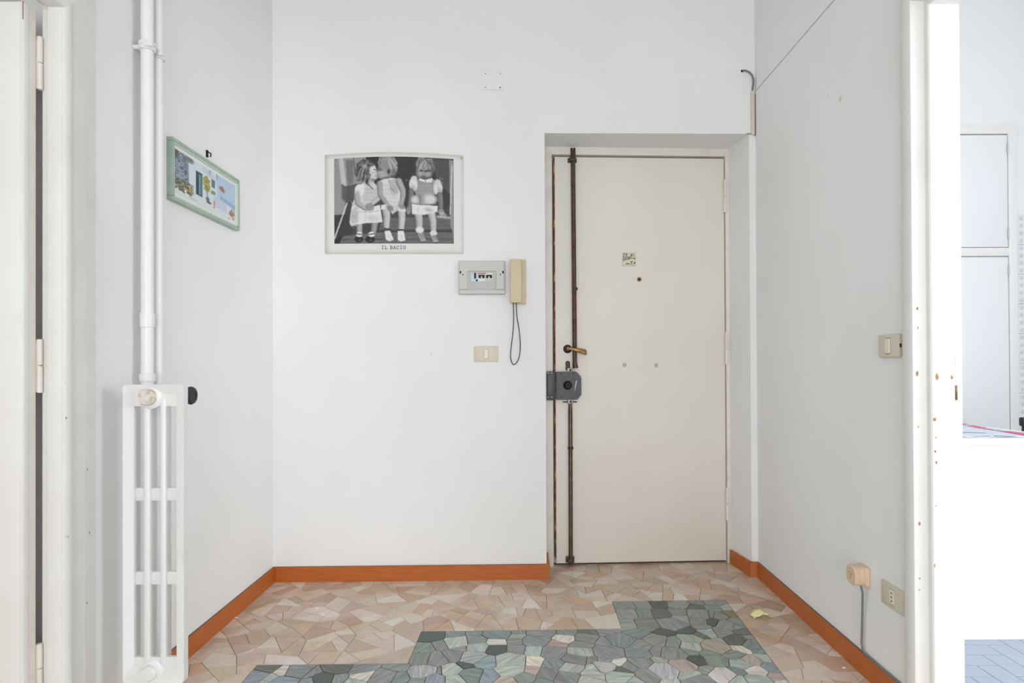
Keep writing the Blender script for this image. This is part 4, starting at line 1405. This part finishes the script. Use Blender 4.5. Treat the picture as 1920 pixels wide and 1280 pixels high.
for i, (xa, xb, mm) in enumerate(((450, 660, BL_), (660, 885, BW_), (890, 1105, BW_))):
    br = MB().box(fx_(xa), fx_(xb) - .0004, -.024, -.012, fz_(770), fz_(505), .0008, 1).build('breaker', mm, fb)
    tg = MB()
    if i == 0:
        tg.box(fx_(555), fx_(605), -.030, -.022, fz_(680), fz_(510), .0008, 1).box(fx_(600), fx_(655), -.027, -.022, fz_(760), fz_(710), .0008, 1)
    else:
        xm = (xa + xb) / 2
        tg.box(fx_(xa + 20), fx_(xb - 20), -.030, -.022, fz_(605), fz_(572), .0008, 1)
        tg.box(fx_(xm - 85), fx_(xm - 25), -.031, -.022, fz_(670), fz_(590), .0008, 1).box(fx_(xm + 25), fx_(xm + 85), -.031, -.022, fz_(670), fz_(590), .0008, 1)
    tg.build('toggle', BLACKP, br)
    if i == 1:
        MB().box(fx_(665), fx_(885), -.0245, -.0235, fz_(545), fz_(512)).build('printed_band', BR_, br, 0)
    if i == 2:
        MB().box(fx_(900), fx_(1100), -.0245, -.0235, fz_(750), fz_(738)).box(fx_(900), fx_(1100), -.0245, -.0235, fz_(716), fz_(706)).build('printed_band', BR_, br, 0)
for x in (140, 1415):
    MB().box(fx_(x - 22), fx_(x + 22), D0 - .0006, D0 + .002, fz_(530), fz_(450)).build('painted_latch_slot', BLACKP, fb, 0)  # slot depth painted as flat black strips
for x in (215, 1338):
    MB().lathe([(.0035, 0), (.003, .001)], 10, at(fx_(x), D0 + .0002, fz_(562), RX90)).build('screw', BLACKP, fb)

# ------------------------------------------------------------------ intercom
u0, z0 = BACK.pix(956.5, 567, .055); u1, z1 = BACK.pix(978, 485.5, .055)
ic = BACK.thing('intercom', 'beige intercom handset with a dark looping cord', 'intercom', (u0 + u1) / 2, z0)
w2, h2 = (u1 - u0), z1 - z0
MB().box(-w2 / 2 + .008, w2 / 2 + .022, -.024, .002, -.004, h2 + .004, .004, 2).build('wall_base', BEIGEP, ic)
hs = MB().box(-w2 / 2, w2 / 2, -.058, -.022, 0, h2, .004, 2).build('handset', BEIGEP, ic)
MB().box(w2 / 2 + .0005, w2 / 2 + .021, -.0258, -.022, h2 * .60, h2 * .604).build('seam', BEIGEP, ic, 0)
MB().box(-w2 / 2 + .003, w2 / 2 - .003, -.0584, -.056, .010, .0115).build('seam', BEIGEP, hs, 0)


def bp_(px, py, out): a_, b_ = BACK.pix(px, py, out); return (a_ - (u0 + u1) / 2, b_ - z0)


ctrl = [(962.3, 566), (962.8, 580), (963, 600), (961.5, 625), (958.5, 650), (957.2, 668), (960, 680), (963.8, 683), (969, 679), (974, 667), (975.5, 645), (973.5, 620), (970, 598), (968.3, 580), (968, 566)]
pts = []
for i in range(len(ctrl) - 1):
    p0, p1, p2, p3 = [np.array(ctrl[min(max(i + k, 0), len(ctrl) - 1)], float) for k in (-1, 0, 1, 2)]
    for t in np.linspace(0, 1, 6, endpoint=False):
        q = .5 * ((2 * p1) + (-p0 + p2) * t + (2 * p0 - 5 * p1 + 4 * p2 - p3) * t * t + (-p0 + 3 * p1 - 3 * p2 + p3) * t ** 3)
        pts.append(q)
pts.append(np.array(ctrl[-1]))
c3 = []
for k, q in enumerate(pts):
    s = k / (len(pts) - 1)
    out = .036 * (1 - math.sin(math.pi * s) ** .6) + .008
    a_, b_ = bp_(q[0], q[1], out)
    c3.append((a_, -out, b_))
c3[0] = (c3[0][0], c3[0][1], .004); c3[-1] = (c3[-1][0], c3[-1][1], .004)
MB().tube(c3, .0024, 8).build('cord', CORDB, ic)

# ------------------------------------------------------------------ switches, sockets, cover plates


def wall_plate(fr, name, label, cat, pxr, pyr, depth, m, bev=.004):
    (a0, b0) = fr.pix(pxr[0], pyr[1], depth); (a1, b1) = fr.pix(pxr[1], pyr[0], depth)
    cu, cz = (a0 + a1) / 2, (b0 + b1) / 2
    t = fr.thing(name, label, cat, cu, cz)
    ww, hh_ = abs(a1 - a0), abs(b1 - b0)
    MB().box(-ww / 2, ww / 2, -depth, .002, -hh_ / 2, hh_ / 2, bev, 2).build('cover_plate', m, t)
    return t, ww, hh_, cu, cz


def cut(plate, x0, x1, z0, z1, y0, y1):
    """recess an opening into a cover plate"""
    c = MB().box(x0, x1, y0, y1, z0, z1).build('cutter', PATCH, None, 0)
    c.matrix_world = Matrix.Translation(plate.parent.location) @ Matrix.Rotation(plate.parent.rotation_euler.z, 4, 'Z')
    b = plate.modifiers.new('opening', 'BOOLEAN'); b.object = c; b.operation = 'DIFFERENCE'; b.solver = 'EXACT'
    bpy.context.view_layer.update()
    me = bpy.data.meshes.new_from_object(plate.evaluated_get(bpy.context.evaluated_depsgraph_get()))
    plate.modifiers.clear(); plate.data = me
    bpy.data.objects.remove(c)


t, ww, hh_, cu, cz = wall_plate(BACK, 'light_switch', 'ivory oblong light switch below the breaker box', 'light switch', (889, 934), (648.5, 678), .008, IVORY)
cut(t.children[0], -.0132, .0129, -.0252, .0252, -.02, -.002)
MB().box(-.0115, .0112, -.0105, -.0015, -.0235, .0235, .0012, 1).build('rocker', IVORYL, t)
t, ww, hh_, cu, cz = wall_plate(RIGHT, 'light_switch', 'greyish ivory light switch beside the kitchen doorway', 'light switch', (1646, 1684.5), (625, 670.5), .012, IVORYG, .005)
cut(t.children[0], -.0152, .0122, -.0265, .0265, -.03, -.003)
MB().box(-.0135, .0105, -.0145, -.0025, -.0245, .0245, .0015, 1).build('rocker', IVORYL, t)
MB().box(ww / 2 - .0005, ww / 2 + .0006, -.008, -.003, -.006, .006).build('painted_notch', BLACKP, t, 0)  # notch darkness painted as a black sliver
# socket: corners read separately because the plate recedes
a0, b0 = RIGHT.pix(1651.5, 1106, .008); a1, _ = RIGHT.pix(1694.3, 1132, .008)
zt = RIGHT.pix(1672, 1097, .008)[1]; zbm = RIGHT.pix(1672, 1141.5, .008)[1]
so = RIGHT.thing('power_socket', 'greyish ivory three-pin wall socket near the skirting', 'socket', (a0 + a1) / 2, (zt + zbm) / 2)
sw, sh = a1 - a0, zt - zbm
MB().box(-sw / 2, sw / 2, -.008, .002, -sh / 2, sh / 2, .003, 2).build('cover_plate', IVORYG, so)
cut(so.children[0], -.0145, .013, -.0252, .0252, -.02, -.002)
MB().box(-.013, .0115, -.0092, -.0015, -.0235, .0235, .0008, 1).build('socket_insert', IVORYL, so)
sm = MB()
for dz in (-.013, 0, .013):
    sm.lathe([(.0028, 0), (.0028, .0006)], 10, at(-.001, -.0090, dz, RX90))
sm.build('painted_pin_holes', BLACKP, so)  # flat discs, the dark depth of the holes painted on
# telephone plug with its grey cable
pu, pz = RIGHT.pix(1594, 1077, .05)
RIGHT_pu = RIGHT.pix(1612, 1078, .02)[0]
ph = RIGHT.thing('telephone_plug', 'peach round-cornered telephone plug with grey cable on the right wall', 'telephone plug', RIGHT_pu, RIGHT.pix(1612, 1077, .02)[1])
MB().box(-.033, .033, -.018, .002, -.033, .033, .0085, 3).build('socket_base', PEACH, ph)
pg = MB()


def squircle(r, k=28, e=3.2):
    o = []
    for i in range(k):
        a_ = 2 * math.pi * i / k
        c, s = math.cos(a_), math.sin(a_)
        f = (abs(c) ** e + abs(s) ** e) ** (-1 / e)
        o.append((r * c * f, r * s * f))
    return o


lv = [(.032, -.016), (.033, -.020), (.033, -.034), (.0315, -.0355), (.0315, -.037), (.033, -.0385), (.033, -.048), (.029, -.052)]
rings = [[pg.bm.verts.new((p[0], y, p[1])) for p in squircle(r)] for r, y in lv]
for a_, b_ in zip(rings, rings[1:]):
    for k in range(28):
        pg.bm.faces.new((a_[k], a_[(k + 1) % 28], b_[(k + 1) % 28], b_[k]))
pg.bm.faces.new(rings[0][::-1]); pg.bm.faces.new(rings[-1])
pg.build('plug_body', PEACH, ph, 40)
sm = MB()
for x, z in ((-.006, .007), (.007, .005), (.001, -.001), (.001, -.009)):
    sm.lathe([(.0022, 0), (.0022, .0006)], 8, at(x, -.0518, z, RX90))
sm.build('painted_contact_holes', mat('hole_shade_brown', (104, 78, 58), .8), ph)  # flat discs, hole darkness painted brown
hz0 = ph.location.z


def rp(px, py, out): a_, b_ = RIGHT.pix(px, py, out); return (a_ - RIGHT_pu, -out, b_ - hz0)


cp = [(.004, -.020, -.030), rp(1617.5, 1112, .016), rp(1617, 1150, .010), rp(1616, 1185, .009), rp(1615.5, 1205, .009), rp(1617, 1216, .009)]
ubase = cp[-1][0]
ztopb = BH + .004 - hz0
cp += [(ubase + .012, -.009, ztopb + .002), (ubase + .03, -.008, ztopb), (ubase + .06, -.008, ztopb), ((3.108 - 1.90) - RIGHT_pu - .004, -.008, ztopb)]
MB().tube(cp, .0038, 8).build('cable', CORDG, ph)
# painted junction box cover high on the end wall
t, ww, hh_, cu, cz = wall_plate(BACK, 'junction_cover', 'square painted-over junction box cover high above the poster', 'cover plate', (904.5, 943.5), (132.5, 168), .005, WALL, .001)
for sx_, sz_, mm in ((-.037, .033, GREYD), (.037, .034, GREYD), (-.037, -.037, GREYD), (.037, -.038, BLACKP)):
    MB().lathe([(.0036, 0), (.003, .0008)], 10, at(sx_, -.0048, sz_, RX90)).build('cover_screw', mm, t)

# ------------------------------------------------------------------ old cables in the upper right corner
cu0_, cz0_ = BACK.pix(1392.5, 132, .006)
cb = BACK.thing('black_cable', 'short dark cable bending out of a hole near the corner', 'cable', cu0_, cz0_)


def bq(px, py, out): a_, b_ = BACK.pix(px, py, out); return (a_ - cu0_, -out, b_ - cz0_)


MB().tube([(0, .006, .001), bq(1394, 132, .006), bq(1399, 132.5, .010), bq(1405, 135, .011), bq(1410.5, 141, .011), bq(1413, 150, .010), bq(1412, 162, .008), bq(1410.5, 171, .006)], .0045, 8).build('cable_sheath', CORDG, cb)
MB().lathe([(.0085, 0), (.006, .002)], 14, at(0, .001, 0, RX90)).build('painted_wall_hole', BLACKP, cb)  # hole darkness painted as a black disc
e0, e1 = BACK.pix(1408.5, 169, .01), BACK.pix(1416.5, 252, .01)
ch_ = BACK.thing('cable_channel', 'slim beige wooden cable strip in the wall corner above the door', 'cable strip', (e0[0] + e1[0]) / 2, e1[1])
cw = abs(e1[0] - e0[0]); chh = e0[1] - e1[1]
MB().box(-cw / 2 - .001, cw / 2 - .002, -.010, .002, 0, chh, .0015, 1).build('strip', mat('strip_beige', (222, 212, 200), .6), ch_)
MB().box(cw / 2 - .003, cw / 2 - .0005, -.0105, .001, -.004, chh - .02).build('brown_wire', mat('brown_wire', (120, 100, 88), .7), ch_)
MB().box(-cw / 2 - .022, -cw / 2 + .002, -.006, .001, .004, .009, .001, 1).build('broken_end', GREYD, ch_)
ra = RIGHT.pix(1417, 169.5, .003); rb = RIGHT.pix(1563, 0, .003)
wi = RIGHT.thing('wall_wire', 'thin grey wire stapled along the upper right wall', 'wire', ra[0], ra[1])
MB().tube([(0, -.001, 0), ((rb[0] - ra[0]), -.001, rb[1] - ra[1]), ((rb[0] - ra[0]) * 1.9, -.001, (rb[1] - ra[1]) * 1.9)], .0014, 6).build('wire_run', mat('wire_grey', (176, 174, 170), .7), wi)
# plaster scars on the walls
for px, py, sz, asp in ((1576, 186, .010, 1.6), (1553, 178, .004, 1.2), (1500, 715, .004, 2)):
    uu, zz = RIGHT.pix(px, py)
    p = RIGHT.pt(uu, -.0005, zz)
    o = chip(wall_right, p, RIGHT.x, Vector((0, 0, 1)), sz, 8, asp, PATCH)
    o.name = 'plaster_scar'
for px, py, sz in ((808, 664, .006), (507, 76, .006), (1009, 905, .004), (780, 570, .003)):
    uu, zz = BACK.pix(px, py)
    o = chip(wall_back, BACK.pt(uu, -.0005, zz), BACK.x, Vector((0, 0, 1)), sz, 7, 1.2, mat('wall_scuff', (222, 219, 212), .8))
    o.name = 'plaster_scar'

# ------------------------------------------------------------------ note on the door, scraps on the floor
nu, nz = DOOR.pix(1179, 486)
no = DOOR.thing('sticky_note', 'pale yellow handwritten note stuck on the entrance door', 'note', nu, nz)
nm = MB()
K = 6
S = .037
gv = [[nm.bm.verts.new((-S + 2 * S * i / K, -.0012 - .004 * (1 - j / K) ** 2 * (.4 + .6 * i / K), -S + 2 * S * j / K)) for i in range(K + 1)] for j in range(K + 1)]
for j in range(K):
    for i in range(K):
        nm.bm.faces.new((gv[j][i], gv[j][i + 1], gv[j + 1][i + 1], gv[j + 1][i]))
ns = nm.build('paper', NOTE, no, 60)
sd = ns.modifiers.new('thickness', 'SOLIDIFY'); sd.thickness = .0003
ht = MB()
letters(ht, '2E', -.034, .014, .012, .018, .0026, -.0036, 1.3, -.1)
letters(ht, 'CHIAVI', -.032, -.010, .0085, .015, .0022, -.0046, 1.1, .28)
letters(ht, '!', .022, .012, .006, .018, .0026, -.0036)
ht.ribbon([(-.018, -.030), (-.012, -.020), (-.006, -.028), (-.002, -.022), (.003, -.030)], .0026, -.0060)
ht.ribbon([(.006, -.012), (.014, -.016), (.018, -.010), (.012, -.026), (.018, -.030)], .0028, -.0060)
for x, z in ((.014, .024), (.029, .004), (.030, -.020)):
    ht.ribbon([(x - .003, z), (x + .003, z)], .006, -.0060)
ht.build('handwriting', PEN, no, 0)

p = on_floor(1427, 1156)
sc = thing('paper_scrap', 'crumpled yellow paper scrap on the marble floor', 'paper scrap', (p.x, p.y, 0), .1)
sg = MB()
prof_ = [(-.042, .003), (-.036, .006), (-.02, .020), (-.004, .027), (.002, .022), (.008, .025), (.020, .018), (.034, .006), (.040, .003)]
rows = []
for j in range(4):
    rows.append([sg.bm.verts.new((x + .004 * math.sin(j * 2.1), -.022 + .015 * j + .004 * math.sin(i * 1.7), max(.0012, z * (.75 + .12 * j) + .003 * math.sin(i * 2.3 + j)))) for i, (x, z) in enumerate(prof_)])
for a_, b_ in zip(rows, rows[1:]):
    for i in range(len(prof_) - 1):
        sg.bm.faces.new((a_[i], a_[i + 1], b_[i + 1], b_[i]))
so_ = sg.build('paper', YPAPER, sc, 20)
sd = so_.modifiers.new('thickness', 'SOLIDIFY'); sd.thickness = .0006
FLK = mat('white_flake', (240, 238, 234), .8)
for px, py, sz, lb in ((594, 1139.5, .006, 'white paint flake on the beige marble near the left skirting'), (1583, 1252, .0045, 'white paint flake on the floor near the right skirting'), (443, 1158, .006, 'pale plaster crumb against the left skirting')):
    p = on_floor(px, py)
    f_ = MB()
    f_.prism([(sz * random.uniform(.6, 1.2) * math.cos(k * 1.05) * 1.3, sz * random.uniform(.6, 1.2) * math.sin(k * 1.05)) for k in range(6)], 0, .0025)
    o = f_.build('paint_flake', FLK, None, 0, (p.x, p.y, .0003))
    tag(o, lb, 'paint flake')

# ------------------------------------------------------------------ kitchen seen through the doorway
cab = thing('kitchen_cabinet', 'white lacquered low cabinet in the kitchen under a printed cloth', 'cabinet', (1.40, 2.385, 0))
MB().box(0, .76, .004, .66, -.001, .765, .002, 1).build('carcass', GLAZE, cab)
MB().box(-.005, .765, -.004, .665, .762, .790, .003, 2).build('top', GLAZE, cab)
cl = thing('tablecloth', 'printed plastic cloth with pink border on the white cabinet', 'tablecloth', (1.42, 2.395, .790))
an = math.radians(-6)
bx, by = Vector((math.cos(-.02), math.sin(-.02))), Vector((math.sin(.105), math.cos(.105)))


def cpt(s, t, z=0.0):
    q = bx * s * .665 + by * t * .64
    return (q.x, q.y, z + .0012 + .003 * math.sin(s * 11 + t * 4) ** 2)


def cloth(s0, s1, t0, t1, z, m, name, ns=14, nt=14):
    g = MB()
    vv = [[g.bm.verts.new(cpt(s0 + (s1 - s0) * i / ns, t0 + (t1 - t0) * j / nt, z)) for i in range(ns + 1)] for j in range(nt + 1)]
    for j in range(nt):
        for i in range(ns):
            g.bm.faces.new((vv[j][i], vv[j][i + 1], vv[j + 1][i + 1], vv[j + 1][i]))
    o = g.build(name, m, cl, 60)
    s_ = o.modifiers.new('thickness', 'SOLIDIFY'); s_.thickness = .0008; s_.offset = 1
    return o


cloth(0, 1, 0, 1, 0, mat('pale_blue_cloth', (206, 216, 232), .45, col2=(222, 228, 238), scale=9), 'cloth_sheet')
PINK = mat('pink_print', (214, 86, 128), .5)
for t0, t1 in ((.0, .31), (.36, .72), (.77, 1)):
    cloth(.885, .975, t0, t1, .0012, PINK, 'pink_border_print', 4, 10)
for t0, t1 in ((.31, .36), (.72, .77)):
    cloth(.885, .975, t0, t1, .0012, mat('mint_print', (176, 216, 196), .5), 'mint_border_print', 4, 3)
for s0, s1, t0 in ((.50, .66, .03), (.68, .80, .02), (.55, .75, .22)):
    cloth(s0, s1, t0, t0 + .02, .0012, mat('teal_print', (84, 116, 138), .5), 'teal_leaf_print', 6, 2)

cup = thing('built_in_cupboard', 'white built-in wall cupboard with hinged doors in the kitchen', 'cupboard', (2.30, KB, 0))
cx1 = 3.345 - 2.30
zz_ = lambda y: 1.08 + (686 - y) * KB / F
CUPF = mat('cupboard_frame_white', (242, 240, 237), .45)
fr_ = MB()
dR = 3.283 - 2.30
dL2 = dR - .44
fr_.box(dR + .003, cx1, -.025, .002, 0, zz_(240), .003).box(-.06, cx1, -.0245, .002, zz_(256), zz_(240), .002).box(-.06, cx1, -.024, .002, zz_(484.5), zz_(469), .002).box(-.06, cx1, -.024, .002, 0, .10, .002)
fr_.box(-.06, .0, -.025, .002, 0, zz_(240), .003).box(dL2 - .055, dL2 - .003, -.024, .002, 0, zz_(240), .002)
fr_.build('face_frame', CUPF, cup)
for xa, xb in ((dL2, dR), (.003, dL2 - .058)):
    for zt_, zb_ in ((zz_(258), zz_(467.5)), (zz_(486.5), .105)):
        dd = MB().box(xa, xb, -.020, .001, zb_, zt_, .002).build('cupboard_door', GLAZE, cup)
        xh = xb + .001 if xb == dR else xa - .001
        for hz_ in (zt_ - .09, zb_ + .09 if zb_ > 1 else zb_ + .2):
            MB().tube([(xh, -.026, hz_ - .035), (xh, -.026, hz_ + .035)], .0055, 8).build('hinge', mat('hinge_white', (222, 218, 212), .4), dd)
        MB().lathe([(.006, 0), (.006, .012), (.013, .016), (.012, .026)], 14, at(xa + .04 if xb == dR else xb - .04, -.0195, (zb_ + .35 if zb_ > 1 else 1.15), RX90)).build('knob', CUPF, dd)

chx = thing('kitchen_chair', 'dark kitchen chair standing behind the white cabinet', 'chair', (2.765, 3.36, 0))
CHB = mat('black_lacquered_wood', (34, 32, 36), .35)
MB().box(.01, .43, .03, .44, .43, .455, .01, 2).build('seat', CHB, chx)
for x in (.03, .41):
    MB().tube([(x, .42, 0), (x, .40, .43)], [.014, .018], 10).build('leg', CHB, chx)
    MB().tube([(x, .03, 0), (x, .04, .44), (x, .005, .765)], [.014, .018, .014], 10).build('leg', CHB, chx)
MB().box(0, .44, -.016, .018, .735, .785, .008, 2).build('top_rail', CHB, chx)
MB().box(.02, .42, -.002, .016, .58, .62, .005, 2).build('back_rail', CHB, chx)
